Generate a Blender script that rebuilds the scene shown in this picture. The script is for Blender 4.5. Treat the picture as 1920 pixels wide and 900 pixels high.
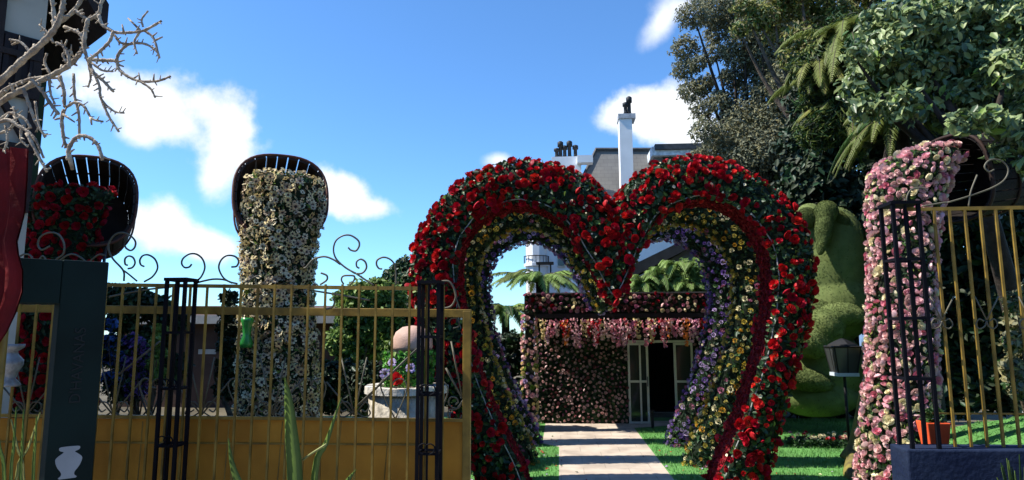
import bpy, math, random
import numpy as np
from mathutils import Vector, Matrix

for o in list(bpy.data.objects):
    bpy.data.objects.remove(o)
scene = bpy.context.scene
COL = scene.collection
rng = np.random.default_rng(7)
random.seed(7)
R = math.radians

# ------------------------------------------------------------------ camera
F = 1250.0                       # focal length in photo pixels (1920 wide)
EYE = 1.9
PITCH = math.atan(170 / F)
YAW = math.atan(87 / F)          # the garden path runs slightly to the right of the view axis
ROLL = R(-0.25)
cam_d = bpy.data.cameras.new("camera")
cam_d.sensor_width = 36.0
cam_d.lens = F / 1920 * 36
cam_d.clip_end = 2000
cam = bpy.data.objects.new("camera", cam_d)
COL.objects.link(cam)
cam.location = (0, 0, EYE)
cam.rotation_mode = 'XYZ'
CM = Matrix.Rotation(YAW, 3, 'Z') @ Matrix.Rotation(math.pi / 2 + PITCH, 3, 'X') @ Matrix.Rotation(ROLL, 3, 'Z')
cam.rotation_euler = CM.to_euler()
scene.camera = cam

def ray(px, py):
    return CM @ Vector(((px - 960) / F, -(py - 450) / F, -1.0))

def P(px, py, Y):
    d = ray(px, py)
    t = Y / d.y
    return Vector((d.x * t, Y, EYE + d.z * t))

# ------------------------------------------------------------------ world, sun, exposure
SUN_EL, SUN_AZ = 51.0, -7.0       # from the left; azimuth: degrees towards +Y
sd = Vector((-math.cos(R(SUN_EL)) * math.cos(R(SUN_AZ)), math.cos(R(SUN_EL)) * math.sin(R(SUN_AZ)), math.sin(R(SUN_EL))))
world = bpy.data.worlds.new("World")
scene.world = world
world.use_nodes = True
nt = world.node_tree
nt.nodes.clear()
WN, WL = nt.nodes, nt.links

def wmath(op, a, b=None, c=None, clamp=False):
    n = WN.new('ShaderNodeMath'); n.operation = op; n.use_clamp = clamp
    for i, v in enumerate((a, b, c)):
        if v is None: continue
        if isinstance(v, (int, float)): n.inputs[i].default_value = v
        else: WL.new(v, n.inputs[i])
    return n.outputs[0]

sky = WN.new('ShaderNodeTexSky'); sky.sky_type = 'NISHITA'; sky.sun_disc = False
sky.sun_elevation = R(SUN_EL); sky.sun_rotation = math.atan2(sd.x, sd.y)
sky.altitude = 800; sky.air_density = 1.0; sky.dust_density = 0.3; sky.ozone_density = 2.0
tint = WN.new('ShaderNodeMix'); tint.data_type = 'RGBA'; tint.blend_type = 'MULTIPLY'; tint.inputs[0].default_value = 1.0
WL.new(sky.outputs[0], tint.inputs[6]); tint.inputs[7].default_value = (0.55, 0.86, 1.13, 1)
tc = WN.new('ShaderNodeTexCoord')
sep = WN.new('ShaderNodeSeparateXYZ'); WL.new(tc.outputs['Generated'], sep.inputs[0])
nz = WN.new('ShaderNodeTexNoise'); nz.inputs['Scale'].default_value = 9.0; nz.inputs['Detail'].default_value = 9.0; nz.inputs['Roughness'].default_value = 0.62
WL.new(tc.outputs['Generated'], nz.inputs['Vector'])
nz2 = WN.new('ShaderNodeTexNoise'); nz2.inputs['Scale'].default_value = 4.5; nz2.inputs['Detail'].default_value = 3.0
WL.new(tc.outputs['Generated'], nz2.inputs['Vector'])
u_ = wmath('ARCTAN2', sep.outputs[0], sep.outputs[1])
v_ = wmath('ARCSINE', sep.outputs[2])
nsum = wmath('ADD', wmath('MULTIPLY', wmath('SUBTRACT', nz.outputs[0], 0.5), 2.4), wmath('MULTIPLY', wmath('SUBTRACT', nz2.outputs[0], 0.5), 1.3))
CLOUDS = [  # photo px centre, radii, rotation, density
    (300, 178, 100, 55, 0, 1.0), (390, 195, 95, 66, 10, 1.2), (425, 235, 66, 75, 0, 1.15), (340, 230, 80, 40, 10, .9), (410, 310, 28, 55, 10, .8), (270, 240, 40, 30, -40, .75), (225, 165, 55, 35, 0, .55),
    (650, 362, 66, 38, 10, 1.2), (700, 390, 56, 28, 8, 1.1),
    (295, 420, 62, 40, 20, 1.05), (350, 448, 68, 26, 15, .9), (412, 468, 30, 20, 10, .7), (62, 340, 34, 34, 0, 1.1), (60, 390, 24, 30, 0, .9),
    (1240, 215, 75, 48, 0, 1.15), (1290, 240, 60, 42, 0, 1.0), (1170, 222, 38, 22, 0, .75),
    (1243, 40, 52, 22, -45, .5), (1275, 10, 45, 22, 0, .45), (935, 300, 25, 14, 0, .5),
]
mask = None
for (cx, cy, rx, ry, rot, dens) in CLOUDS:
    d = ray(cx, cy).normalized()
    cu, cv = math.atan2(d.x, d.y), math.asin(d.z)
    du, dv = wmath('SUBTRACT', u_, cu), wmath('SUBTRACT', v_, cv)
    c, s = math.cos(R(-rot)), math.sin(R(-rot))
    a = wmath('MULTIPLY', wmath('ADD', wmath('MULTIPLY', du, c), wmath('MULTIPLY', dv, s)), F / rx)
    b = wmath('MULTIPLY', wmath('ADD', wmath('MULTIPLY', du, -s), wmath('MULTIPLY', dv, c)), F / ry)
    r = wmath('SQRT', wmath('ADD', wmath('MULTIPLY', a, a), wmath('MULTIPLY', b, b)))
    m = wmath('MULTIPLY', wmath('SUBTRACT', wmath('ADD', nsum, 1.35), r), dens)
    mask = m if mask is None else wmath('SMOOTH_MAX', mask, m, 0.3)
ss = WN.new('ShaderNodeMapRange'); ss.interpolation_type = 'SMOOTHSTEP'
WL.new(mask, ss.inputs[0]); ss.inputs[1].default_value = 0.0; ss.inputs[2].default_value = 0.85
ss.inputs[3].default_value = 0.0; ss.inputs[4].default_value = 0.97
shade = WN.new('ShaderNodeMapRange'); WL.new(nz2.outputs[0], shade.inputs[0])
shade.inputs[1].default_value = 0.35; shade.inputs[2].default_value = 0.65; shade.inputs[3].default_value = 0.88; shade.inputs[4].default_value = 1.0
CLOUD_RGB = (5.6, 5.8, 6.0)
ccol = WN.new('ShaderNodeVectorMath'); ccol.operation = 'SCALE'; ccol.inputs[0].default_value = CLOUD_RGB
WL.new(shade.outputs[0], ccol.inputs['Scale'])
mixc = WN.new('ShaderNodeMix'); mixc.data_type = 'RGBA'
WL.new(ss.outputs[0], mixc.inputs[0]); WL.new(tint.outputs[2], mixc.inputs[6]); WL.new(ccol.outputs[0], mixc.inputs[7])
bg = WN.new('ShaderNodeBackground'); bg.inputs[1].default_value = 0.14
WL.new(mixc.outputs[2], bg.inputs[0])
wo = WN.new('ShaderNodeOutputWorld'); WL.new(bg.outputs[0], wo.inputs[0])

sun_d = bpy.data.lights.new("sun", 'SUN'); sun_d.energy = 5.0; sun_d.angle = R(0.53); sun_d.color = (1.0, 0.94, 0.84)
sun = bpy.data.objects.new("sun", sun_d); COL.objects.link(sun)
sun.rotation_euler = (-sd).to_track_quat('-Z', 'Y').to_euler()
sun.location = (-20, 5, 30)

scene.view_settings.view_transform = 'Standard'
scene.view_settings.look = 'None'
scene.view_settings.exposure = 0.66
scene.view_settings.gamma = 1.0
scene.view_settings.use_curve_mapping = False
scene.render.engine = 'CYCLES'
scene.cycles.max_bounces = 5
scene.cycles.diffuse_bounces = 2
scene.cycles.glossy_bounces = 2
scene.cycles.transmission_bounces = 3
scene.cycles.transparent_max_bounces = 4

# ------------------------------------------------------------------ materials
MATS = {}
def mat(name, col, rough=0.7, var=0.25, scale=6.0, bump=0.0, bscale=40.0, trans=0.0, metal=0.0, col2=None, spec=0.3, mid=0.5, detail=4.0):
    if name in MATS: return MATS[name]
    m = bpy.data.materials.new(name); m.use_nodes = True
    t = m.node_tree; N, L = t.nodes, t.links
    bs = N['Principled BSDF']
    bs.inputs['Roughness'].default_value = rough
    bs.inputs['Metallic'].default_value = metal
    bs.inputs['Specular IOR Level'].default_value = spec
    geo = N.new('ShaderNodeNewGeometry')
    n = N.new('ShaderNodeTexNoise'); n.inputs['Scale'].default_value = scale; n.inputs['Detail'].default_value = detail
    L.new(geo.outputs['Position'], n.inputs['Vector'])
    cr = N.new('ShaderNodeValToRGB')
    a = col2 if col2 else tuple(max(0, c * (1 - var)) for c in col)
    b = col if col2 else tuple(min(1, c * (1 + var)) for c in col)
    cr.color_ramp.elements[0].position = mid - 0.16; cr.color_ramp.elements[0].color = (*a, 1)
    cr.color_ramp.elements[1].position = mid + 0.16; cr.color_ramp.elements[1].color = (*b, 1)
    L.new(n.outputs[0], cr.inputs[0]); L.new(cr.outputs[0], bs.inputs['Base Color'])
    if bump:
        n2 = N.new('ShaderNodeTexNoise'); n2.inputs['Scale'].default_value = bscale; n2.inputs['Detail'].default_value = 5
        L.new(geo.outputs['Position'], n2.inputs['Vector'])
        bp = N.new('ShaderNodeBump'); bp.inputs['Strength'].default_value = bump; bp.inputs['Distance'].default_value = 0.02
        L.new(n2.outputs[0], bp.inputs['Height']); L.new(bp.outputs[0], bs.inputs['Normal'])
    if trans:
        tr = N.new('ShaderNodeBsdfTranslucent'); L.new(cr.outputs[0], tr.inputs[0])
        mx = N.new('ShaderNodeMixShader'); mx.inputs[0].default_value = trans
        L.new(bs.outputs[0], mx.inputs[1]); L.new(tr.outputs[0], mx.inputs[2])
        L.new(mx.outputs[0], N['Material Output'].inputs[0])
    MATS[name] = m
    return m

M_red = mat('rose_red', (0.62, 0.012, 0.018), 0.55, 0, 5, trans=0.15, col2=(0.34, 0.004, 0.012))
M_scarlet = mat('rose_scarlet', (0.75, 0.04, 0.02), 0.55, 0, 5, trans=0.15, col2=(0.5, 0.01, 0.03))
M_crimson = mat('rose_crimson', (0.42, 0.006, 0.025), 0.55, 0.3, 5, trans=0.1)
M_leaf_dark = mat('leaf_dark', (0.026, 0.07, 0.026), 0.5, 0, 4, trans=0.15, col2=(0.012, 0.038, 0.016), spec=0.4)
M_leaf_mid = mat('leaf_mid', (0.06, 0.13, 0.03), 0.5, 0, 4, trans=0.2, col2=(0.025, 0.07, 0.02), spec=0.4)
M_leaf_lime = mat('leaf_lime', (0.27, 0.40, 0.08), 0.5, 0, 3, trans=0.3, col2=(0.13, 0.23, 0.04))
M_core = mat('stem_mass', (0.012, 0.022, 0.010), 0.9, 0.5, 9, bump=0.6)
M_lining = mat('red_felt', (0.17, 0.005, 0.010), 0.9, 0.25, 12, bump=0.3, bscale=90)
M_cable = mat('grey_cable', (0.35, 0.36, 0.34), 0.5, 0.2)
M_yellow = mat('bloom_yellow', (0.62, 0.46, 0.06), 0.6, 0, 6, trans=0.15, col2=(0.45, 0.40, 0.12))
M_gold = mat('bloom_gold', (0.55, 0.30, 0.03), 0.6, 0.3, 6, trans=0.15)
M_cream = mat('bloom_cream', (0.72, 0.66, 0.42), 0.6, 0.2, 6, trans=0.15)
M_purple = mat('bloom_purple', (0.24, 0.13, 0.42), 0.6, 0, 6, trans=0.15, col2=(0.14, 0.07, 0.30))
M_lilac = mat('bloom_lilac', (0.50, 0.38, 0.62), 0.6, 0.25, 6, trans=0.15)
M_mauve = mat('bloom_mauve', (0.45, 0.16, 0.26), 0.6, 0.3, 6, trans=0.15)
M_pink = mat('bloom_pink', (0.84, 0.38, 0.44), 0.6, 0, 6, trans=0.25, col2=(0.80, 0.54, 0.56))
M_rosepink = mat('bloom_deep_pink', (0.74, 0.24, 0.32), 0.6, 0.2, 6, trans=0.2)
M_blush = mat('bloom_blush', (0.80, 0.52, 0.50), 0.6, 0.12, 6, trans=0.2)
M_white = mat('bloom_white', (0.84, 0.75, 0.49), 0.6, 0.12, 6, trans=0.2)
M_tan = mat('bloom_tan', (.58, .44, .28), .6, .25, 6, trans=.15)
M_ivory = mat('bloom_ivory', (0.72, 0.58, 0.28), 0.6, 0.25, 6, trans=0.2)
M_orange = mat('bloom_orange', (0.75, 0.24, 0.05), 0.6, 0.25, 6, trans=0.2)
M_eye = mat('flower_eye', (0.05, 0.03, 0.03), 0.8, 0.3)
M_pollen = mat('flower_pollen', (0.5, 0.33, 0.04), 0.8, 0.3)

# ------------------------------------------------------------------ mesh helpers
class MB:
    def __init__(self): self.v = []; self.f = []; self.m = []; self.n = 0
    def add(self, verts, faces, mi=0):
        verts = np.asarray(verts, float).reshape(-1, 3)
        self.v.append(verts)
        o = self.n
        self.f.extend([tuple(i + o for i in f) for f in faces])
        if isinstance(mi, (list, tuple, np.ndarray)): self.m.extend(list(mi))
        else: self.m.extend([mi] * len(faces))
        self.n += len(verts)
        return self
    def box(self, c, s, mi=0, rot=None):
        x, y, z = (0.5 * k for k in s)
        p = np.array([(-x, -y, -z), (x, -y, -z), (x, y, -z), (-x, y, -z), (-x, -y, z), (x, -y, z), (x, y, z), (-x, y, z)])
        if rot is not None: p = p @ np.array(rot).T
        return self.add(p + np.array(c), [(3, 2, 1, 0), (4, 5, 6, 7), (0, 1, 5, 4), (1, 2, 6, 5), (2, 3, 7, 6), (3, 0, 4, 7)], mi)
    def span(self, a, b, mi=0):
        a, b = np.minimum(a, b), np.maximum(a, b)
        return self.box((a + b) / 2, b - a, mi)
    def tube(self, pts, r, k=6, mi=0, cap=True):
        pts = [Vector(p) for p in pts]; n = len(pts)
        rs = r if isinstance(r, (list, tuple, np.ndarray)) else [r] * n
        V = []; up = Vector((0.13, 0.31, 0.94))
        prev = None
        for i, p in enumerate(pts):
            t = (pts[min(i + 1, n - 1)] - pts[max(i - 1, 0)])
            if t.length < 1e-9: t = Vector((0, 0, 1))
            t.normalize()
            if prev is None:
                a = t.cross(up)
                if a.length < 1e-3: a = t.cross(Vector((1, 0, 0)))
            else:
                a = prev - t * prev.dot(t)
                if a.length < 1e-4: a = t.cross(up)
            a.normalize(); prev = a; b = t.cross(a)
            for j in range(k):
                an = 2 * math.pi * j / k
                V.append(p + (a * math.cos(an) + b * math.sin(an)) * rs[i])
        Fc = []
        for i in range(n - 1):
            for j in range(k):
                j2 = (j + 1) % k
                Fc.append((i * k + j, i * k + j2, (i + 1) * k + j2, (i + 1) * k + j))
        if cap:
            Fc.append(tuple(range(k))[::-1]); Fc.append(tuple((n - 1) * k + j for j in range(k)))
        return self.add([tuple(v) for v in V], Fc, mi)
    def bar(self, a, b, w, mi=0):
        return self.tube([a, b], w, 4, mi)
    def lathe(self, prof, c, k=20, mi=0, cap=True):
        V = []; Fc = []; n = len(prof)
        for (r, z) in prof:
            for j in range(k):
                an = 2 * math.pi * j / k
                V.append((c[0] + r * math.cos(an), c[1] + r * math.sin(an), c[2] + z))
        for i in range(n - 1):
            for j in range(k):
                j2 = (j + 1) % k
                Fc.append((i * k + j, i * k + j2, (i + 1) * k + j2, (i + 1) * k + j))
        if cap:
            Fc.append(tuple(range(k))[::-1]); Fc.append(tuple((n - 1) * k + j for j in range(k)))
        return self.add(V, Fc, mi)
    def build(self, name, mats, parent=None, smooth=False, bevel=0):
        me = bpy.data.meshes.new(name)
        V = np.concatenate(self.v) if self.v else np.zeros((0, 3))
        off = np.array(parent.location) if parent is not None and parent.type == 'EMPTY' else np.zeros(3)
        if parent is not None and parent.type != 'EMPTY': off = np.array(wpos(parent))
        me.from_pydata([tuple(p) for p in (V - off)], [], self.f)
        return finish(me, name, mats, parent, smooth, self.m, bevel)

def wpos(o):
    p = Vector((0, 0, 0))
    while o is not None:
        p = p + Vector(o.location); o = o.parent
    return p

def finish(me, name, mats, parent, smooth=False, mi=None, bevel=0):
    for m in (mats if isinstance(mats, (list, tuple)) else [mats]): me.materials.append(m)
    if mi is not None and len(mi): me.polygons.foreach_set('material_index', np.array(mi, dtype=np.int32))
    if smooth: me.polygons.foreach_set('use_smooth', np.ones(len(me.polygons), dtype=bool))
    me.update()
    o = bpy.data.objects.new(name, me); COL.objects.link(o)
    if parent is not None: o.parent = parent
    if bevel:
        b = o.modifiers.new('b', 'BEVEL'); b.width = bevel; b.segments = 2; b.limit_method = 'ANGLE'
    return o

def fast(name, V, Q, mats, parent=None, mi=None, smooth=False):
    """V (n,3) world points, Q (m,4) quads."""
    off = np.array(wpos(parent)) if parent is not None else np.zeros(3)
    V = np.asarray(V, np.float32) - off.astype(np.float32); Q = np.asarray(Q, np.int32)
    me = bpy.data.meshes.new(name)
    me.vertices.add(len(V)); me.vertices.foreach_set('co', V.ravel())
    me.loops.add(Q.size); me.loops.foreach_set('vertex_index', Q.ravel())
    me.polygons.add(len(Q)); me.polygons.foreach_set('loop_start', np.arange(0, Q.size, 4, dtype=np.int32))
    me.update(calc_edges=True)
    return finish(me, name, mats, parent, smooth, mi)

def thing(name, label, cat, loc=(0, 0, 0), group=None):
    o = bpy.data.objects.new(name, None); COL.objects.link(o)
    o.location = loc; o.empty_display_size = 0.2
    o['label'] = label; o['category'] = cat
    if group: o['group'] = group
    return o

def tag(o, label, cat, group=None):
    o['label'] = label; o['category'] = cat
    if group: o['group'] = group
    return o

def struct(name, mb, m, label=None, smooth=False):
    o = mb.build(name, m, None, smooth) if isinstance(mb, MB) else mb
    o['kind'] = 'structure'
    o['label'] = label or name
    return o

def smooth_path(pts, n=6):
    pts = [Vector(p) for p in pts]
    if len(pts) < 3: return pts
    q = [pts[0] * 2 - pts[1]] + pts + [pts[-1] * 2 - pts[-2]]
    out = []
    for i in range(1, len(q) - 2):
        for j in range(n):
            t = j / n
            a, b, c, d = q[i - 1], q[i], q[i + 1], q[i + 2]
            out.append(0.5 * ((2 * b) + (c - a) * t + (2 * a - 5 * b + 4 * c - d) * t * t + (3 * b - a - 3 * c + d) * t ** 3))
    out.append(pts[-1])
    return out

# --- leaves
def leaf_batch(pts, nrm, size, ratio=0.5, jit=0.6, fold=0.25, rs=None, down=0.0):
    """one folded leaf (two quads) at every point: returns verts, quads"""
    rs = rs or rng
    n = len(pts); pts = np.asarray(pts)
    nn = np.asarray(nrm) + rs.normal(0, jit, (n, 3)); nn /= np.linalg.norm(nn, axis=1, keepdims=True) + 1e-9
    d = rs.normal(0, 1, (n, 3)); d[:, 2] -= down
    d -= nn * (d * nn).sum(1, keepdims=True); d /= np.linalg.norm(d, axis=1, keepdims=True) + 1e-9
    s = np.cross(nn, d)
    L = (size * rs.uniform(0.6, 1.35, (n, 1))); W = L * ratio * 0.5
    base = pts - d * L * 0.5; tip = pts + d * L * 0.5 - nn * L * 0.12
    l1 = pts - d * L * 0.12 + s * W + nn * W * fold; r1 = pts - d * L * 0.12 - s * W + nn * W * fold
    l2 = pts + d * L * 0.22 + s * W * 0.75 + nn * W * fold; r2 = pts + d * L * 0.22 - s * W * 0.75 + nn * W * fold
    V = np.stack([base, l1, l2, tip, r2, r1], 1).reshape(-1, 3)
    o = np.arange(n)[:, None] * 6
    Q = np.concatenate([o + np.array([[0, 1, 2, 3]]), o + np.array([[0, 3, 4, 5]])], 0)
    return V, Q

def tri_sample(V, Fq, n, rs=None):
    rs = rs or rng
    V = np.asarray(V, float); T = []
    for f in Fq:
        for i in range(1, len(f) - 1): T.append((f[0], f[i], f[i + 1]))
    T = np.array(T); a, b, c = V[T[:, 0]], V[T[:, 1]], V[T[:, 2]]
    cr = np.cross(b - a, c - a); ar = np.linalg.norm(cr, axis=1) + 1e-12
    idx = rs.choice(len(T), n, p=ar / ar.sum())
    u, v = rs.random(n), rs.random(n); fl = u + v > 1; u[fl] = 1 - u[fl]; v[fl] = 1 - v[fl]
    p = a[idx] + (b - a)[idx] * u[:, None] + (c - a)[idx] * v[:, None]
    return p, cr[idx] / ar[idx][:, None]

def thin_out(p, nrm, dmin):
    """drop points closer than dmin to one kept before"""
    cell = {}; keep = []
    for i, q in enumerate(p):
        k = tuple(np.floor(q / dmin).astype(int)); ok = True
        for dx in (-1, 0, 1):
            for dy in (-1, 0, 1):
                for dz in (-1, 0, 1):
                    for j in cell.get((k[0] + dx, k[1] + dy, k[2] + dz), ()):
                        if ((p[j] - q) ** 2).sum() < dmin * dmin: ok = False
        if ok: cell.setdefault(k, []).append(i); keep.append(i)
    return p[keep], nrm[keep]

# --- flowers: unit-diameter prototypes facing +Z; (verts, quads, material index)
def proto_rose(seed, layers=((0.50, 6, 0.02, 0.16), (0.38, 5, 0.07, 0.26), (0.24, 4, 0.14, 0.34), (0.12, 3, 0.2, 0.38))):
    r = np.random.default_rng(seed); V = []; Q = []
    for (rad, n, z0, z1) in layers:
        a0 = r.uniform(0, 6.28)
        for i in range(n):
            a = a0 + 2 * math.pi * i / n; w = math.pi / n * 1.25
            k = r.uniform(0.85, 1.12); zz = r.uniform(-0.03, 0.03)
            ring = []
            for (rr, z, ww) in ((0.25, z0 - 0.1, 0.6), (0.85, (z0 + z1) / 2 - 0.03, 1.0), (1.02, z1, 0.75)):
                for s in (-1, 0, 1):
                    aa = a + w * ww * s; rad2 = rad * k * rr * (1.0 if s == 0 else 0.93)
                    ring.append((rad2 * math.cos(aa), rad2 * math.sin(aa), z + zz + (0.02 if s == 0 else 0)))
            o = len(V); V += ring
            for j in range(2):
                for s in range(2):
                    Q.append((o + j * 3 + s, o + j * 3 + s + 1, o + j * 3 + 4 + s, o + j * 3 + 3 + s))
    return np.array(V), np.array(Q), np.zeros(len(Q), int)

def proto_daisy(seed, n=9, eye=0.17):
    r = np.random.default_rng(seed); V = []; Q = []; M = []
    for i in range(n):
        a = 2 * math.pi * i / n + r.uniform(-.12, .12); w = math.pi / n * 0.95; k = r.uniform(0.85, 1.1); z = r.uniform(-0.03, 0.08)
        o = len(V)
        for (rr, zz, ww) in ((0.1, 0.0, 0.5), (0.34, 0.07 + z, 1.0), (0.5, 0.03 + z, 0.55)):
            for s in (-1, 1): V.append((rr * k * math.cos(a + w * ww * s), rr * k * math.sin(a + w * ww * s), zz))
        Q += [(o, o + 1, o + 3, o + 2), (o + 2, o + 3, o + 5, o + 4)]; M += [0, 0]
    o = len(V); m = 8
    for (rr, zz) in ((eye, 0.05), (eye * 0.6, 0.13)):
        for i in range(m):
            a = 2 * math.pi * i / m; V.append((rr * math.cos(a), rr * math.sin(a), zz))
    for i in range(m):
        j = (i + 1) % m; Q.append((o + i, o + j, o + m + j, o + m + i)); M.append(1)
    o2 = len(V); V.append((0, 0, 0.15))
    for i in range(0, m, 2): Q.append((o + m + i, o + m + (i + 1) % m, o + m + (i + 2) % m, o2)); M.append(1)
    return np.array(V), np.array(Q), np.array(M)

def proto_pom(seed, n=26):
    """ball-shaped chrysanthemum"""
    r = np.random.default_rng(seed); V = []; Q = []
    for i in range(n):
        z = 1 - (i + 0.5) / n * 1.25; a = i * 2.39996; rr = math.sqrt(max(0, 1 - z * z))
        d = np.array((rr * math.cos(a), rr * math.sin(a), z)); up = np.array((0, 0, 1.0))
        s = np.cross(d, up + 0.01); s /= np.linalg.norm(s); t = np.cross(s, d)
        R0 = 0.47 * r.uniform(0.85, 1.08); c = d * R0 * 0.6 + np.array((0, 0, .1)); w = 0.15
        tip = d * R0 + t * 0.10 + np.array((0, 0, .1))
        o = len(V); V += [c - s * w * .5, c + s * w * .5, tip + s * w * .6, tip - s * w * .6]; Q.append((o, o + 1, o + 2, o + 3))
    return np.array(V), np.array(Q), np.zeros(len(Q), int)

ROSES = [proto_rose(i) for i in range(3)]
DAISY = [proto_daisy(i, 8 + i) for i in range(3)]
POMS = [proto_pom(i) for i in range(3)]

def frames(nrm, jit, rs):
    n = len(nrm)
    z = nrm + rs.normal(0, jit, (n, 3)); z /= np.linalg.norm(z, axis=1, keepdims=True) + 1e-9
    x = rs.normal(0, 1, (n, 3)); x -= z * (x * z).sum(1, keepdims=True); x /= np.linalg.norm(x, axis=1, keepdims=True) + 1e-9
    return np.stack([x, np.cross(z, x), z], 2)

FLOWER_MESH = {}
def flowers(parent, single, plural, pts, nrm, protos, mats, weights, size, jit=0.35, each=100, eye=None, spread=0.25):
    """the `each` flowers that show largest become parts of their own; the rest are one 'stuff' part"""
    rs = np.random.default_rng(len(pts) * 13 + 5)
    n = len(pts)
    Rm = frames(nrm, jit, rs)
    sz = size * rs.uniform(1 - spread, 1 + spread, n)
    ci = rs.choice(len(mats), n, p=np.array(weights) / sum(weights)); pi = rs.integers(0, len(protos), n)
    view = np.array((0, 0, EYE)) - pts; dist = np.linalg.norm(view, axis=1)
    face = (Rm[:, :, 2] * view).sum(1) / dist
    score = sz / dist * np.clip(face + 0.25, 0.02, 1)
    order = np.argsort(-score)
    own = order[:each]; rest = order[each:]
    base = np.array(wpos(parent))
    for i in own:
        key = (protos[pi[i]][0].shape, id(protos), int(pi[i]), mats[ci[i]].name, eye.name if eye else '')
        me = FLOWER_MESH.get(key)
        if me is None:
            V, Q, M = protos[pi[i]]
            me = bpy.data.meshes.new(single); me.from_pydata([tuple(v) for v in V], [], [tuple(int(k) for k in q) for q in Q])
            me.materials.append(mats[ci[i]])
            if eye: me.materials.append(eye)
            me.polygons.foreach_set('material_index', M.astype(np.int32)); me.update()
            FLOWER_MESH[key] = me
        o = bpy.data.objects.new(single, me); COL.objects.link(o); o.parent = parent
        m4 = Matrix.Identity(4)
        for a in range(3):
            for b in range(3): m4[a][b] = Rm[i][a][b] * sz[i]
            m4[a][3] = pts[i][a] - base[a]
        o.matrix_local = m4
    if len(rest):
        VV, QQ, MM = [], [], []; o = 0; k = len(mats)
        for i in rest:
            V, Q, M = protos[pi[i]]
            VV.append((V * sz[i]) @ Rm[i].T + pts[i]); QQ.append(Q + o); o += len(V)
            MM.append(np.where(M == 1, k, ci[i]))
        ob = fast(plural, np.concatenate(VV), np.concatenate(QQ), list(mats) + ([eye] if eye else []), parent, np.concatenate(MM))
        ob['kind'] = 'stuff'

# ================================================================== SETTING
Y1, Y2, Y3, YW = 8.33, 9.85, 11.45, 14.2

def ground_mat():
    m = mat('lawn_green', (0.13, 0.34, 0.085), 0.9, 0, 2.2, bump=0.5, bscale=160, col2=(0.085, 0.22, 0.055), detail=8)
    return m
M_soil = mat('soil', (0.10, 0.085, 0.055), 0.95, 0.35, 1.3, bump=0.5, bscale=20)
M_lawn = ground_mat()
struct('ground', MB().add([(-300, -60, -0.02), (300, -60, -0.02), (300, 500, -0.02), (-300, 500, -0.02)], [(0, 1, 2, 3)]), M_soil, 'bare earth ground')

def px_ground(px, py, z=0.0):
    d = ray(px, py); t = (z - EYE) / d.z
    return Vector((d.x * t, d.y * t, z))

lawn_pts = [(-2.6, 5.9), (7.5, 5.9), (7.5, 15.2), (-6.0, 15.2), (-6.0, 9.5), (-2.6, 9.5)]
struct('lawn', MB().add([(x, y, 0.0) for x, y in lawn_pts], [tuple(range(6))]), M_lawn, 'bright green lawn')

# path of pale pavers with fine joints
def path_mat():
    m = bpy.data.materials.new('pale_pavers'); m.use_nodes = True
    N, L = m.node_tree.nodes, m.node_tree.links; bs = N['Principled BSDF']; bs.inputs['Roughness'].default_value = 0.85
    geo = N.new('ShaderNodeNewGeometry')
    br = N.new('ShaderNodeTexBrick'); L.new(geo.outputs['Position'], br.inputs['Vector'])
    br.inputs['Color1'].default_value = (0.56, 0.48, 0.40, 1); br.inputs['Color2'].default_value = (0.52, 0.445, 0.37, 1); br.inputs['Mortar'].default_value = (0.42, 0.36, 0.30, 1)
    br.inputs['Scale'].default_value = 1.0; br.inputs['Brick Width'].default_value = 0.62; br.inputs['Row Height'].default_value = 0.42; br.inputs['Mortar Size'].default_value = 0.008
    n = N.new('ShaderNodeTexNoise'); n.inputs['Scale'].default_value = 2.5; n.inputs['Detail'].default_value = 8; L.new(geo.outputs['Position'], n.inputs['Vector'])
    mx = N.new('ShaderNodeMix'); mx.data_type = 'RGBA'; mx.blend_type = 'MULTIPLY'; mx.inputs[0].default_value = 1
    cr = N.new('ShaderNodeValToRGB'); cr.color_ramp.elements[0].color = (0.72, 0.70, 0.68, 1); cr.color_ramp.elements[1].color = (1.05, 1.03, 1.0, 1)
    cr.color_ramp.elements[0].position = 0.35; cr.color_ramp.elements[1].position = 0.6
    L.new(n.outputs[0], cr.inputs[0]); L.new(br.outputs[0], mx.inputs[6]); L.new(cr.outputs[0], mx.inputs[7]); L.new(mx.outputs[2], bs.inputs['Base Color'])
    bp = N.new('ShaderNodeBump'); bp.inputs['Strength'].default_value = 0.3; n3 = N.new('ShaderNodeTexNoise'); n3.inputs['Scale'].default_value = 60
    L.new(geo.outputs['Position'], n3.inputs['Vector']); L.new(n3.outputs[0], bp.inputs['Height']); L.new(bp.outputs[0], bs.inputs['Normal'])
    return m
a, b = px_ground(1051, 895), px_ground(1262, 895)
c, d = px_ground(1190, 806), px_ground(1046, 838)
xl, xr = (a.x + d.x) / 2, (b.x + c.x) / 2
yc = px_ground(1190, 803).y
yt = px_ground(1100, 789).y
pth = MB()
path_poly = [(xl, 5.9), (xr, 5.9), (xr, yc), (xr + .9, yc + 0.45), (xr + 1.7, yt), (xl - 0.28, yt), (xl - 0.28, px_ground(1010, 832).y), (xl, px_ground(1010, 838).y)]
pth.add([(x, y, 0.006) for x, y in path_poly], [tuple(range(len(path_poly)))])
struct('path', pth, path_mat(), 'pale paved garden path')
M_pave = mat('street_paving', (0.22, 0.21, 0.20), 0.9, 0.25, 3, bump=0.3, bscale=60)
struct('pavement', MB().span(np.array((-12, -6, -0.019)), np.array((12, 5.9, 0.012))), M_pave, 'grey street pavement')
M_border = mat('path_edging', (0.55, 0.52, 0.47), 0.8, 0.15)
eb = MB()
eb.span(np.array((xl - 0.9, yt + 0.02, 0.003)), np.array((xl - 0.1, yt + 0.2, 0.03)))
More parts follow.
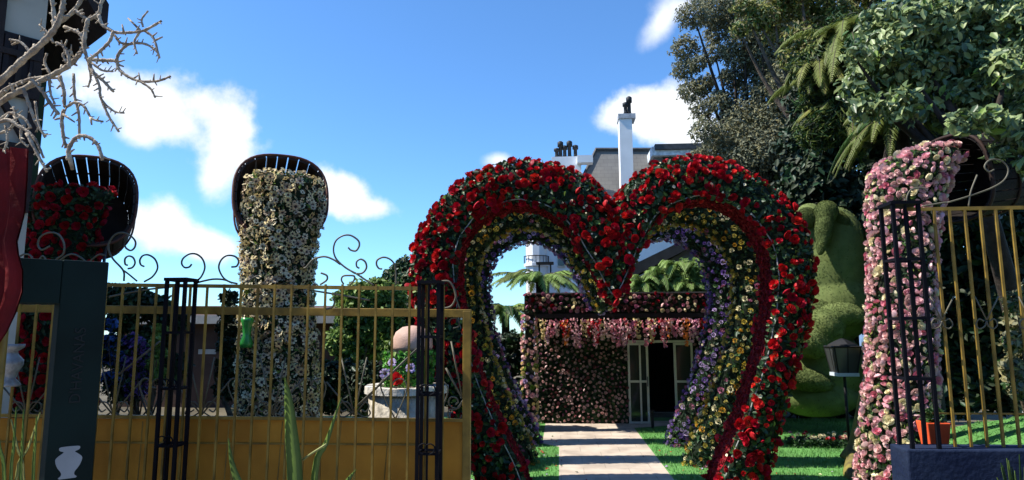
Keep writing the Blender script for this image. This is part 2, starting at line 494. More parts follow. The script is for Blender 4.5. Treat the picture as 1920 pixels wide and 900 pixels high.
tag(eb.build('stone_slab', M_border), 'low pale stone slab beside the flower wall', 'slab')

# grass blades on the visible lawn
n = 52000
gx = rng.uniform(-2.4, 7.3, n); gy = rng.uniform(6.6, 15.0, n)
keep = ~((gx > xl - 0.02) & (gx < xr + 0.02) & (gy < yc)) & ~((gx > xl - 0.3) & (gx < xr + 1.7) & (gy > yc)) & ~((gx > xl - .3) & (gx < xl + .1) & (gy > px_ground(1010, 838).y))
gx, gy = gx[keep], gy[keep]; n = len(gx)
h = rng.uniform(0.02, 0.05, n); an = rng.uniform(0, 6.28, n); w = 0.006
lean = rng.normal(0, 0.012, (n, 2))
V = np.empty((n, 4, 3))
V[:, 0] = np.stack([gx - w * np.cos(an), gy - w * np.sin(an), np.zeros(n)], 1); V[:, 1] = np.stack([gx + w * np.cos(an), gy + w * np.sin(an), np.zeros(n)], 1)
V[:, 2] = np.stack([gx + lean[:, 0] + .001, gy + lean[:, 1], h], 1); V[:, 3] = np.stack([gx + lean[:, 0] - .001, gy + lean[:, 1], h], 1)
M_blade = mat('grass_blade', (0.19, 0.44, 0.12), 0.7, 0, 2.2, trans=0.3, col2=(0.12, 0.28, 0.07), detail=8)
g = fast('grass', V.reshape(-1, 3), np.arange(4 * n).reshape(-1, 4), M_blade); g['kind'] = 'stuff'; g['label'] = 'short bright green lawn grass'

M_blocker = mat('blocker_green', (.03, .045, .02), .8, .4, 1.2)
tl = MB(); V = []; Fc = []  # unseen tree wall behind the camera, added to hold back sky light
for i in range(40):
    for j in range(8):
        a = math.pi * (i - 6) / 27.0
        rr = 13 + 1.5 * math.sin(i * 1.7) + rng.uniform(-.5, .5) + (1.5 if j > 5 else 0)
        V.append((-rr * math.cos(a) * 1.15, -2 - rr * math.sin(a), -.02 + j * 1.15 + (rng.uniform(-.4, .4) if j else 0)))
for i in range(39):
    for j in range(7):
        k0 = i * 8 + j
        if 3 <= i <= 35: Fc.append((k0, k0 + 1, k0 + 9, k0 + 8))
o_ = len(V)  # unseen left wing, added to throw shade on the red tub
for i in range(12):
    for j in range(8):
        V.append((-13.2 - 1.2 * math.sin(i * 2.1) - (1.2 if j > 5 else 0), 6.2 + i * .75, -.02 + j * 1.93 + (rng.uniform(-.5, .5) if j else 0)))
for i in range(11):
    for j in range(7):
        k0 = o_ + i * 8 + j; Fc.append((k0, k0 + 8, k0 + 9, k0 + 1))
tl.add(V, Fc); tl_o = tl.build('light_blocker', M_blocker, None, True); tl_o['kind'] = 'stuff'; tl_o['label'] = 'unseen wall of trees added to block sky and sun'

# ================================================================== HEART ARCHES
ST = [  # outer px, inner px, from the left foot over both lobes to the right foot
    ((898, 905), (1003, 905)), ((868, 820), (957, 818)), ((835, 735), (922, 745)), ((803, 655), (897, 670)), ((779, 580), (878, 590)), ((770, 510), (869, 522)),
    ((783, 442), (872, 465)), ((815, 388), (889, 432)), ((860, 343), (915, 408)), ((912, 313), (943, 396)), ((970, 300), (970, 392)), ((1030, 305), (1000, 396)),
    ((1080, 322), (1032, 412)), ((1115, 345), (1062, 438)), ((1137, 366), (1092, 488)), ((1147, 380), (1122, 545)), ((1152, 384), (1150, 590)), ((1158, 376), (1178, 545)),
    ((1180, 345), (1199, 490)), ((1215, 315), (1225, 432)), ((1258, 300), (1262, 398)), ((1305, 294), (1310, 383)), ((1358, 304), (1345, 384)), ((1413, 328), (1380, 398)),
    ((1463, 364), (1408, 423)), ((1501, 410), (1430, 462)), ((1523, 460), (1441, 510)), ((1529, 512), (1441, 560)), ((1524, 572), (1432, 620)), ((1508, 640), (1418, 682)),
    ((1485, 720), (1398, 748)), ((1463, 803), (1372, 815)), ((1440, 905), (1330, 905))]
def station_xz():
    O = np.array([tuple(P(*s[0], Y1))[::2] for s in ST]); I = np.array([tuple(P(*s[1], Y1))[::2] for s in ST])
    O = np.array([list(v)[:2] for v in smooth_path([Vector((x, z, 0)) for x, z in O], 4)])
    I = np.array([list(v)[:2] for v in smooth_path([Vector((x, z, 0)) for x, z in I], 4)])
    O[0, 1] = O[-1, 1] = I[0, 1] = I[-1, 1] = 0.0
    I = I + 0.11 * (O - I)
    return O, I
HO, HI = station_xz()
HX = P(1150, 600, Y1).x

def heart(Y, label, kind, dx=0.0, depth=0.54):
    base = thing('heart_flower_arch', label, 'flower arch', (HX + dx, Y + depth / 2, 0), 'heart shaped flower arches')
    n = len(HO); rows = []
    sec = [(0.0, 0.0), (0.12, -0.07), (0.35, -0.13), (0.6, -0.10), (0.82, 0.0), (0.93, 0.14), (0.95, 0.5), (0.93, 0.86), (0.8, 1.0), (0.5, 1.06), (0.0, 1.0)]
    V = []
    for i in range(n):
        o, q = HO[i], HI[i]
        for (u, w) in sec:
            x, z = q + (o - q) * u
            V.append((x + dx, Y + w * depth, z))
    k = len(sec); Fq = []; inner = []
    for i in range(n - 1):
        for j in range(k - 1): Fq.append((i * k + j, i * k + j + 1, (i + 1) * k + j + 1, (i + 1) * k + j))
        inner.append((i * k + k - 1, i * k, (i + 1) * k, (i + 1) * k + k - 1))
    V = np.array(V); jitter = rng.normal(0, 0.012, V.shape)
    mb = MB(); mb.add(V + jitter, Fq)
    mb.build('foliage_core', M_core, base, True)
    if kind == 'red':
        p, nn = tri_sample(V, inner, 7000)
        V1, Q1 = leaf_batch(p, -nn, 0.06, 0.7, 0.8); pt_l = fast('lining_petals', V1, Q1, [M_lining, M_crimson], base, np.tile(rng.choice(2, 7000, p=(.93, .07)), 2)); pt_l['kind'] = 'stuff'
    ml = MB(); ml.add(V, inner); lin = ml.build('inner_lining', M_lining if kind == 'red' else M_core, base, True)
    # sampled surface
    ctr = np.array((HX + dx, Y + depth / 2, 1.9))
    def samp(cnt, faces, V=V):
        p, nn = tri_sample(V, faces, cnt)
        return p, nn
    # orient the normals away from the tube's centre line
    mid = {}
    def orient(p, nn):
        cl = np.array([((HO[i] + HI[i]) / 2)[0] + dx for i in range(n)]); cz = np.array([((HO[i] + HI[i]) / 2)[1] for i in range(n)])
        d2 = (p[:, 0:1] - cl) ** 2 + (p[:, 2:3] - cz) ** 2; j = d2.argmin(1)
        c = np.stack([cl[j], np.full(len(p), Y + depth / 2), cz[j]], 1)
        s = np.sign(((p - c) * nn).sum(1)); s[s == 0] = 1
        return nn * s[:, None]
    allf = Fq if kind == 'red' else Fq + inner
    p, nn = samp(15000 if kind == 'red' else 11000, allf); nn = orient(p, nn)
    p = p + nn * rng.uniform(-0.01, 0.07, (len(p), 1))
    V1, Q1 = leaf_batch(p, nn, 0.075 if kind == 'red' else 0.07, 0.55, 0.7)
    mi = rng.choice(3, len(p), p=(0.68, 0.27, 0.05) if kind == 'red' else (0.72, 0.25, 0.03)); mi = np.concatenate([mi, mi])
    fo = fast('leaves', V1, Q1, [M_leaf_dark, M_leaf_mid, M_leaf_lime], base, mi); fo['kind'] = 'stuff'
    if kind == 'red':
        p, nn = samp(6500, Fq); nn = orient(p, nn)
        # uneven clusters
        dens = np.sin(p[:, 0] * 5.1 + p[:, 2] * 3.3) + np.sin(p[:, 2] * 6.7 - p[:, 0] * 2.9) + rng.normal(0, 0.8, len(p))
        ok = dens > -0.55; p, nn = p[ok], nn[ok]
        p, nn = thin_out(p, nn, 0.072)
        p = p + nn * rng.uniform(0.035, 0.08, (len(p), 1))
        flowers(base, 'rose', 'roses', p, nn, ROSES, [M_red, M_scarlet, M_crimson], [5, 2, 4], 0.103, 0.5, spread=0.42)
        # white gypsophila-like specks
        p, nn = samp(260, Fq); nn = orient(p, nn); p = p + nn * 0.07
        V1, Q1 = leaf_batch(p, nn, 0.045, 0.8, 0.6)
        w = fast('white_buds', V1, Q1, M_white, base); w['kind'] = 'stuff'
        # light cable along the inner front edge
        cab = []
        for i in range(0, n, 2):
            q = HI[i] + (HO[i] - HI[i]) * 0.07
            cab.append((q[0] + random.uniform(-.012, .012), Y - 0.055 + random.uniform(-.015, .01), q[1] + random.uniform(-.012, .012)))
        third = len(cab)
        MB().tube(smooth_path(cab, 3), 0.0085, 5).build('light_cable', M_cable, base, True)
    elif kind == 'yellow':
        p, nn = samp(7500, allf); nn = orient(p, nn); p, nn = thin_out(p, nn, 0.07); p = p + nn * rng.uniform(0.035, 0.07, (len(p), 1))
        flowers(base, 'chrysanthemum', 'chrysanthemums', p, nn, POMS, [M_yellow, M_gold, M_cream, M_mauve], [6, 2, 2, 0.5], 0.082, 0.5, spread=.38)
    else:
        p, nn = samp(9000, allf); nn = orient(p, nn); p, nn = thin_out(p, nn, 0.066); p = p + nn * rng.uniform(0.03, 0.07, (len(p), 1))
        flowers(base, 'hydrangea_bloom', 'hydrangea_blooms', p, nn, POMS, [M_purple, M_lilac, M_mauve, M_white], [4, 3, 1.6, 0.7], 0.088, 0.5, spread=.35)
    return base

heart(Y1, 'heart arch of red roses with a grey cable along its inner edge', 'red')
heart(Y2, 'heart arch of yellow chrysanthemums standing just behind the red rose arch', 'yellow', 0.0, 0.36)
heart(Y3, 'heart arch of purple and lilac blooms nearest the flower pavilion', 'purple', 0.0, 0.36)

n = 420
pp = np.stack([rng.uniform(-1.6, 4.6, n), rng.uniform(8.0, 12.4, n), rng.uniform(.012, .02, n)], 1)
pp[:, 0] = np.where(rng.random(n) < .5, rng.normal(HX - 1.55, .5, n), rng.normal(HX + 1.75, .5, n))
V1, Q1 = leaf_batch(pp, np.tile((0, 0, 1.), (n, 1)), .045, .7, .25)
o = fast('fallen_petals', V1, Q1, [M_red, M_cream, M_lilac, M_leaf_mid], None, np.tile(rng.choice(4, n, p=(.35, .2, .15, .3)), 2)); o['kind'] = 'stuff'; o['label'] = 'petals and leaves fallen under the arches'

# ================================================================== WOODEN TUBS SPILLING FLOWERS
M_stave = mat('tub_stave', (0.034, 0.020, 0.015), 0.7, 0.4, 5, bump=0.4, bscale=60)
M_rim = mat('tub_rim', (0.10, 0.036, 0.024), 0.6, 0.3, 8)
M_post = mat('steel_post', (0.10, 0.11, 0.14), 0.4, 0.2, metal=0.3)

def make_tub(parent, c, axis, up, rx, rz, L, ns=26, taper=0.86, squ=2.7, M_stave=M_stave, M_rim=M_rim):
    """staves round a rounded-square mouth at c; axis points from the mouth to the bottom"""
    axis = Vector(axis).normalized(); side = axis.cross(Vector(up)).normalized(); u = side.cross(axis).normalized()
    c = Vector(c)
    def pt(a, r, t):
        ca, sa = math.cos(a), math.sin(a)
        k = (abs(ca) ** squ + abs(sa) ** squ) ** (-1 / squ)
        return c + (side * ca * k * rx + u * sa * k * rz) * r + axis * t
    mb = MB()
    for i in range(ns):
        a0 = 2 * math.pi * i / ns; a1 = 2 * math.pi * (i + 0.89) / ns
        V = []
        for t, s in ((0, 1.0), (L * 0.5, (1 + taper) / 2 + 0.03), (L, taper)):
            for a in (a0, (a0 + a1) / 2, a1):
                V.append(tuple(pt(a, s, t))); V.append(tuple(pt(a, s * 0.95, t)))
        Fc = []
        for k in range(2):
            b = k * 6
            for j in (0, 2):
                Fc += [(b + j, b + j + 2, b + j + 8, b + j + 6), (b + j + 1, b + j + 7, b + j + 9, b + j + 3)]
            Fc += [(b, b + 6, b + 7, b + 1), (b + 4, b + 5, b + 11, b + 10)]
        Fc += [(0, 1, 3, 2), (2, 3, 5, 4), (12, 14, 15, 13), (14, 16, 17, 15)]
        mb.add(V, Fc)
    tub = mb.build('tub', M_stave, parent)
    hb = MB(); ring = [pt(2 * math.pi * i / 48, 1.03, 0.0) for i in range(49)]; hb.tube(ring, 0.022, 6)
    hb.build('rim', M_rim, tub, True)
    hb = MB(); ring = [pt(2 * math.pi * i / 48, (1 + taper) / 2 + 0.05, L * 0.55) for i in range(49)]; hb.tube(ring, 0.016, 5)
    hb.build('hoop', M_rim, tub, True)
    bt = MB(); rr = [tuple(pt(2 * math.pi * i / 32, taper * 0.95, L * 0.97)) for i in range(32)]; r2 = [tuple(pt(2 * math.pi * i / 32, taper * 0.95, L * 0.97 + 0.03)) for i in range(32)]
    bt.add(rr + r2, [tuple(range(32)), tuple(range(63, 31, -1))] + [(i, (i + 1) % 32, 32 + (i + 1) % 32, 32 + i) for i in range(32)])
    bt.build('tub_bottom', M_stave, tub)
    return pt

def column_surface(rows, k=18):
    """rows: (centre xyz, rx, ry) from top to bottom"""
    V = []; Fq = []
    for (c, rx, ry) in rows:
        for j in range(k):
            a = 2 * math.pi * j / k
            V.append((c[0] + rx * math.cos(a), c[1] + ry * math.sin(a), c[2]))
    for i in range(len(rows) - 1):
        for j in range(k):
            Fq.append((i * k + j, (i + 1) * k + j, (i + 1) * k + (j + 1) % k, i * k + (j + 1) % k))
    V.append(tuple(np.array(rows[0][0]) + np.array((0, 0, 0.02)))); t = len(V) - 1
    for j in range(k): Fq.append((t, j, (j + 1) % k))
    return np.array(V), Fq

def px_rows(lst, Y, ry, inset=0):
    rows = []
    for (x0, x1, y) in lst:
        x0 += inset; x1 -= inset
        a, b = P(x0, y, Y), P(x1, y, Y); rows.append(((a + b) / 2, (b.x - a.x) / 2, ry))
    last = rows[-1]
    rows.append((Vector((last[0].x, last[0].y, -0.01)), last[1], last[2]))
    return rows

def cascade(parent, rows, nleaf, leafmats, leafp, leafsize=0.07):
    V, Fq = column_surface(rows)
    Vj = V + rng.normal(0, 0.015, V.shape)
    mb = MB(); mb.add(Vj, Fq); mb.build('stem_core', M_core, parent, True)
    p, nn = tri_sample(V, Fq, nleaf); p = p + nn * rng.uniform(0, 0.06, (nleaf, 1))
    V1, Q1 = leaf_batch(p, nn, leafsize, 0.5, 0.7); mi = rng.choice(len(leafmats), nleaf, p=leafp)
    o = fast('leaves', V1, Q1, leafmats, parent, np.concatenate([mi, mi])); o['kind'] = 'stuff'
    return V, Fq

# white tub
YB = 9.6
m_px = YB / F
tw = thing('flower_tub', 'tilted wooden tub spilling a column of white dark-eyed daisies', 'flower tub', (P(525, 600, YB).x, YB, 0), 'wooden tubs spilling flower columns')
make_tub(tw, P(528, 366, YB - 0.25), (-0.52, 1, -0.36), (0, 0, 1), 83 * m_px, 86 * m_px, 0.95)
rowsW = px_rows([(475, 588, 338), (460, 606, 346), (456, 607, 372), (458, 606, 400), (458, 596, 430), (456, 590, 460), (457, 588, 500), (456, 588, 560), (452, 590, 620), (448, 594, 690), (446, 598, 760), (446, 600, 800)], YB - 0.30, 0.36, 8)
V, Fq = cascade(tw, rowsW, 6500, [M_leaf_dark, M_leaf_mid, M_leaf_lime, mat('dry_leaf', (.20, .13, .07), .8, .35, 4)], (0.38, 0.25, 0.12, .25), 0.07)
p, nn = tri_sample(V, Fq, 8000); p, nn = thin_out(p, nn, 0.053); p = p + nn * rng.uniform(0.03, 0.09, (len(p), 1))
flowers(tw, 'daisy', 'daisies', p, nn, DAISY, [M_white, M_ivory, M_tan, M_lilac], [4, 4, 2.8, 0.06], 0.096, 0.6, spread=.35, eye=M_eye)
gvm = MB().lathe([(0.02, 0), (0.075, 0.0), (0.09, .06), (0.05, 0.16), (0.06, 0.28), (0.085, .36), (0.075, 0.40), (0.02, .40)], (P(462, 640, YB - .8).x, YB - 0.8, P(462, 652, YB - .8).z), 16)

tag(gvm.build('green_vase', mat('green_glaze', (0.03, 0.26, 0.04), 0.25, 0.2, spec=0.6), None, True), 'green glazed vase hung on the side of the white flower column', 'vase')
# red tub
YR = 9.4
m_px = YR / F
tr = thing('flower_tub', 'tilted wooden tub spilling dark red roses behind the scrolled gate', 'flower tub', (P(110, 600, YR).x, YR, 0), 'wooden tubs spilling flower columns')
make_tub(tr, P(163, 375, YR - 0.2), (-0.62, 1, -0.30), (0, 0, 1), 83 * m_px, 93 * m_px, 0.95)
rowsR = px_rows([(110, 200, 362), (62, 205, 366), (48, 186, 385), (46, 174, 415), (46, 170, 450), (45, 170, 500), (45, 165, 600), (42, 160, 700), (40, 160, 800)], YR - 0.25, 0.34)
V, Fq = cascade(tr, rowsR, 5200, [M_leaf_dark, M_leaf_mid], (0.85, 0.15), 0.075)
p, nn = tri_sample(V, Fq, 2600); p, nn = thin_out(p, nn, 0.11); p = p + nn * rng.uniform(0.03, 0.08, (len(p), 1))
flowers(tr, 'rose', 'roses', p, nn, ROSES, [M_red, M_crimson], [1, 2], 0.135, 0.4)
for px in (183, 196):
    q = P(px, 480, YR - .05)
    MB().tube([(q.x, q.y, 0), (q.x, q.y, P(px, 462, YR).z)], 0.022, 8).build('support_post', M_post, tr, True)

# pink tub
YP = 8.05
m_px = YP / F
tp = thing('flower_tub', 'wooden tub darkened as if shaded spilling a bright column of pink and blush roses', 'flower tub', (P(1690, 880, YP).x, YP, 0), 'wooden tubs spilling flower columns')
make_tub(tp, P(1788, 335, YP + 0.2), (1, 0.35, 0.14), (0, 0, 1), 72 * m_px, 78 * m_px, 0.82, M_stave=mat('shaded_stave', (.013, .009, .008), .8, .4, 5, bump=.4, bscale=60), M_rim=mat('shaded_hoop', (.030, .014, .010), .7, .3, 8))  # stave and hoop colours darkened to stand in for tree shade
rowsP = px_rows([(1690, 1800, 292), (1652, 1792, 306), (1634, 1776, 330), (1628, 1768, 365), (1632, 1758, 400), (1634, 1750, 440), (1634, 1746, 500), (1634, 1746, 580), (1632, 1748, 660), (1626, 1748, 740), (1616, 1742, 820), (1612, 1736, 890)], YP, 0.36, 11)
V, Fq = cascade(tp, rowsP, 5200, [M_leaf_dark, M_leaf_mid, M_leaf_lime], (0.35, 0.45, 0.2), 0.06)
p, nn = tri_sample(V, Fq, 9000); p, nn = thin_out(p, nn, 0.054); p = p + nn * rng.uniform(0.03, 0.08, (len(p), 1))
flowers(tp, 'rose', 'roses', p, nn, ROSES, [M_pink, M_blush, M_rosepink, M_white], [5, 4.5, 1.4, 1.6], 0.088, 0.6, spread=.38)

# ================================================================== FLOWER PAVILION
M_black = mat('black_beam', (0.012, 0.012, 0.013), 0.6, 0.2)
M_frame = mat('white_frame', (0.62, 0.62, 0.56), 0.5, 0.08)
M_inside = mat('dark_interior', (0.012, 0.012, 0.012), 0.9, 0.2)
M_wallbase = mat('wall_foliage_base', (0.016, 0.020, 0.014), 0.95, 0.4, 8, bump=0.5)
def glass_mat(name, col, rough=0.08):
    m = bpy.data.materials.new(name); m.use_nodes = True; bs = m.node_tree.nodes['Principled BSDF']
    bs.inputs['Base Color'].default_value = (*col, 1); bs.inputs['Roughness'].default_value = rough; bs.inputs['Specular IOR Level'].default_value = 0.7
    n = m.node_tree.nodes.new('ShaderNodeTexNoise'); n.inputs['Scale'].default_value = 0.7
    b = m.node_tree.nodes.new('ShaderNodeBump'); b.inputs['Strength'].default_value = 0.05; m.node_tree.links.new(n.outputs[0], b.inputs['Height']); m.node_tree.links.new(b.outputs[0], bs.inputs['Normal'])
    return m
M_glass = glass_mat('dark_glass', (0.03, 0.04, 0.035))

wl = P(1003, 700, YW); YF = YW - 1.25            # wall plane and fascia plane
x0, xd0, xd1, xo1, xd2 = (P(k, 700, YW).x for k in (1003, 1177, 1216, 1264, 1300))
x1 = P(1425, 700, YW).x
zdoor = P(1200, 643, YW).z; ztop = P(1200, 596, YF).z; zf0 = P(1200, 592, YF).z; zf1 = P(1200, 550, YF).z
pav = thing('flower_pavilion', 'flat roofed pavilion with walls fascia and eaves covered in pink and red flowers', 'pavilion', ((x0 + x1) / 2, YW, 0))
wb = MB()
wb.span(np.array((x0, YW, 0)), np.array((xd0, YW + 0.15, zf0)))
wb.span(np.array((xd2, YW, 0)), np.array((x1, YW + 0.15, zf0)))
wb.span(np.array((xd0, YW, zdoor + .003)), np.array((xd2, YW + 0.15, zf0)))
wb.span(np.array((x0, YW + 0.15, 0)), np.array((x0 + 0.15, YW + 3.2, zf0)))
wb.build('wall', M_wallbase, pav)
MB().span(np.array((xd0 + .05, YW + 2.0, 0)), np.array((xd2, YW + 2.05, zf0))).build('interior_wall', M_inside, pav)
roof = MB().span(np.array((P(983, 560, YF).x, YF, zf0 + 0.05)), np.array((x1 + 0.3, YW + 3.4, zf1))).build('roof', M_wallbase, pav)
MB().span(np.array((P(1005, 560, YF).x, YF - 0.05, zf0 - 0.03)), np.array((x1 + 0.3, YF + 0.08, zf0 + 0.046))).build('eaves_beam', M_black, roof)
MB().span(np.array((P(985, 560, YF).x, YF - 0.07, zf1 - 0.004)), np.array((x1 + 0.3, YF + 0.05, zf1 + 0.022))).build('roof_edge', mat('roof_edge', (0.10, 0.09, 0.085), 0.6), roof)
# doors
def door(xa, xb, name='glass_door'):
    d = MB(); t = 0.045; y = YW - 0.012
    for x in (xa + t / 2, xb - t / 2): d.box((x, y, zdoor / 2), (t, 0.05, zdoor))
    for z in (t / 2, zdoor * 0.52, zdoor - t / 2): d.box(((xa + xb) / 2, y, z), (xb - xa - 2 * t - .004, 0.046, t))
    o = d.build(name, M_frame, pav)
    MB().box(((xa + xb) / 2, y + 0.005, zdoor / 2), (xb - xa - 2 * t, 0.012, zdoor - 2 * t)).build('pane', M_glass, o)
    MB().tube([(xb - 0.03, y - .05, zdoor * .46), (xb - .03, y - .05, zdoor * .58)], 0.012, 6).build('handle', M_post, o)
door(xd0, xd1); door(xo1, xd2)
MB().box(((xd1 + xd0) / 2 + .04, YW - 0.05, zdoor / 2), (0.035, 0.02, zdoor)).build('sliding_door_rail', M_frame, pav)
MB().box(((xd0 + xd2) / 2, YW + 0.01, zdoor + 0.03), (xd2 - xd0 + 0.04, 0.10, 0.05)).build('door_lintel', M_frame, pav)

def rect_pts(n, xa, xb, za, zb, y, nrm=(0, -1, 0)):
    p = np.stack([rng.uniform(xa, xb, n), np.full(n, y), rng.uniform(za, zb, n)], 1)
    return p, np.tile(np.array(nrm, float), (n, 1))
# wall flowers
p, nn = rect_pts(3400, x0, xd0 - .02, 0.02, zf0 - 0.1, YW); q, qn = rect_pts(3400, xd2 + .05, x1, 0.02, zf0 - 0.1, YW)
V1, Q1 = leaf_batch(np.concatenate([p, q]) - (0, .03, 0), np.concatenate([nn, qn]), 0.09, 0.55, 0.6)
o = fast('wall_leaves', V1, Q1, [M_leaf_dark, M_leaf_mid], pav, np.tile(rng.choice(2, 6800, p=(0.8, 0.2)), 2)); o['kind'] = 'stuff'
M_walla = mat('wall_bloom_dusty', (.66, .46, .44), .6, .35, 6); M_wallb = mat('wall_bloom_dark', (.28, .10, .11), .6, .4, 6)
p, nn = np.concatenate([p, q]), np.concatenate([nn, qn]); p, nn = thin_out(p, nn, 0.068)
p[:, 1] -= rng.uniform(0.04, 0.09, len(p))
flowers(pav, 'wall_flower', 'wall_flowers', p, nn, ROSES, [M_walla, M_blush, M_wallb, M_mauve], [5, 3, 1.6, .8], 0.066, 0.7)
# fascia flowers
p, nn = rect_pts(2200, P(985, 560, YF).x, x1 + .3, zf0 + 0.08, zf1 - 0.0, YF)
V1, Q1 = leaf_batch(p - (0, .02, 0), nn, 0.07, 0.55, 0.6); o = fast('fascia_leaves', V1, Q1, M_leaf_dark, roof); o['kind'] = 'stuff'
p, nn = thin_out(p, nn, 0.07); p[:, 1] -= rng.uniform(0.03, 0.09, len(p))
flowers(roof, 'fascia_rose', 'fascia_roses', p, nn, ROSES, [M_wallb, M_blush, M_mauve, M_white, M_crimson], [3, 3.2, 3, 2, 1.6], 0.08, 0.5)
# left flowered pillar
px_a, px_b = P(981, 700, YF).x, P(1004, 700, YF).x
MB().span(np.array((px_a + .04, YF + 0.03, 0)), np.array((px_b - .03, YF + 0.22, zf0 + 0.04))).build('pillar', M_wallbase, pav)
p = []; 
n = 900
p = np.stack([rng.uniform(px_a, px_b, n), rng.uniform(YF - .02, YF + 0.24, n), rng.uniform(0.05, zf0, n)], 1)
c = np.array(((px_a + px_b) / 2, YF + 0.12)); dv = p[:, :2] - c; dv /= np.abs(dv / np.array((0.13, 0.13))).max(1, keepdims=True) + 1e-6
p[:, :2] = c + dv; nn = np.concatenate([dv / np.linalg.norm(dv, axis=1, keepdims=True), np.full((n, 1), 0.15)], 1)
p, nn = thin_out(p, nn, 0.07)
flowers(pav, 'pillar_flower', 'pillar_flowers', p, nn, ROSES, [M_blush, M_ivory, M_pink, M_lilac, M_leaf_lime], [4, 3, 2, 1, 1.5], 0.095, 0.5)
# hanging garlands under the eaves
gm = [M_rosepink, M_orange, M_blush, M_crimson, M_pink, M_ivory, M_mauve, M_red]
gw = [3.5, 2.4, 3.2, 1.6, 4, 1.4, 1.6, 1]
gx0, gx1 = P(1012, 610, YF).x, x1
ng = 46
for i in range(ng):
    gx_ = gx0 + (gx1 - gx0) * (i + rng.uniform(.1, .9)) / ng
    ln = rng.uniform(0.30, 0.56); k = int(46 * ln / 0.4)
    t = rng.uniform(0, 1, k); rad = 0.075 * (1 - 0.7 * t)
    a = rng.uniform(0, 6.28, k)
    pp = np.stack([gx_ + rad * np.cos(a), YF - 0.13 + rad * np.sin(a), zf0 - 0.06 - t * ln], 1)
    nv = np.stack([np.cos(a), np.sin(a), np.full(k, -0.2)], 1)
    V1, Q1 = leaf_batch(pp, nv, 0.06, 0.8, 0.5)
    c1 = int(rng.choice(len(gm), p=np.array(gw) / sum(gw))); c2 = int(rng.choice(len(gm), p=np.array(gw) / sum(gw)))
    mi = rng.choice(2, k, p=(0.75, 0.25))
    fast('garland', V1, Q1, [gm[c1], gm[c2]], pav, np.concatenate([mi, mi]))
tag(MB().lathe([(0.03, 0), (0.03, .28), (.045, .30), (.045, .34), (.01, .36)], px_ground(1224, 803), 10).build('bollard_light', M_black), 'small dark bollard light at the path corner near the door', 'bollard')

# ================================================================== TREE / PLANT BUILDERS
def clump_points(clumps, n, rs, shell=0.55):
    """points spread through ellipsoid clumps, denser towards their skins"""
    vol = np.array([c[1] ** 2 for c in clumps]); idx = rs.choice(len(clumps), n, p=vol / vol.sum())
    d = rs.normal(0, 1, (n, 3)); d /= np.linalg.norm(d, axis=1, keepdims=True)
    r = shell + (1 - shell) * rs.random(n) ** 0.7
    r = r * (1 + 0.22 * np.sin(d[:, 0] * 7 + idx) * np.sin(d[:, 2] * 6 + idx * 2) + rs.normal(0, 0.07, n))
    C = np.array([tuple(c[0]) for c in clumps]); Rr = np.array([c[1] for c in clumps])
    sq = np.array([c[2] if len(c) > 2 else 1.0 for c in clumps])
    off = d * r[:, None] * Rr[idx][:, None]; off[:, 2] *= 0.85; off[:, 1] *= sq[idx]
    return C[idx] + off, d

def crown(parent, clumps, n, size, mats, probs, ratio=0.5, jit=0.8, shell=0.5, seed=0, name='crown', down=0.2, kind=None):
    rs = np.random.default_rng(seed + 100)
    p, d = clump_points(clumps, n, rs, shell)
    d = d * 0.6 + np.array((-.4, -.25, 0.55))
    V1, Q1 = leaf_batch(p, d, size, ratio, jit, rs=rs, down=down)
    mi = rs.choice(len(mats), n, p=probs)
    o = fast(name, V1, Q1, mats, parent, np.concatenate([mi, mi]))
    return o

M_bark = mat('bark', (0.10, 0.075, 0.055), 0.9, 0.4, 8, bump=0.8, bscale=25)
M_bark_dark = mat('bark_dark', (0.035, 0.026, 0.02), 0.9, 0.4, 8, bump=0.8, bscale=25)
M_moss = mat('mossy_bark', (0.26, 0.22, 0.05), 0.95, 0, 5, bump=0.8, bscale=30, col2=(0.10, 0.08, 0.04))

def trunk(parent, base, clumps, r, m=None, nl=6, seed=0, split=0.55):
    rs = random.Random(seed); base = Vector(base)
    top = sum((Vector(c[0]) for c in clumps), Vector()) / len(clumps)
    fork = base.lerp(top, split); fork.x += rs.uniform(-.2, .2)
    mb = MB()
    mb.tube(smooth_path([base, base.lerp(fork, .4) + Vector((rs.uniform(-.12, .12), 0, 0)), fork], 4), list(np.linspace(r * 1.25, r * 0.7, 9)), 9)
    for c in rs.sample(list(clumps), min(nl, len(clumps))):
        e = Vector(c[0]); m1 = fork.lerp(e, .5) + Vector((rs.uniform(-.2, .2), rs.uniform(-.2, .2), rs.uniform(0, .3)))
        pts = smooth_path([fork, m1, e], 4); mb.tube(pts, list(np.linspace(r * 0.5, r * 0.08, len(pts))), 6)
    return mb.build('trunk', m or M_bark, parent, True)

def pxc(lst, Y, sq=1.0, jy=0.3):
    out = []
    for (x, y, r) in lst:
        yy = Y + rng.uniform(-jy, jy); out.append((P(x, y, yy), r * yy / F, sq))
    return out

M_grey1 = mat('leaf_grey_green', (0.28, 0.28, 0.17), 0.7, 0, 2, trans=0.25, col2=(0.17, 0.18, 0.12))
M_grey2 = mat('leaf_olive', (0.22, 0.20, 0.09), 0.6, 0.3, 2, trans=0.2)
M_grey3 = mat('leaf_grey_dark', (0.10, 0.115, 0.075), 0.6, 0.3, 2, trans=0.1)
M_broad = mat('leaf_broad', (0.42, 0.49, 0.22), 0.45, 0, 4, trans=0.3, col2=(0.22, 0.31, 0.11), spec=0.5)
M_broad2 = mat('leaf_broad_dark', (0.09, 0.14, 0.06), 0.42, 0.3, 4, trans=0.15, spec=0.5)
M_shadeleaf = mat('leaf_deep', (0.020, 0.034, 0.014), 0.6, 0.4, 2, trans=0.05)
M_fern = mat('fern_green', (0.19, 0.23, 0.05), 0.6, 0, 2, trans=0.25, col2=(0.10, 0.14, 0.03))
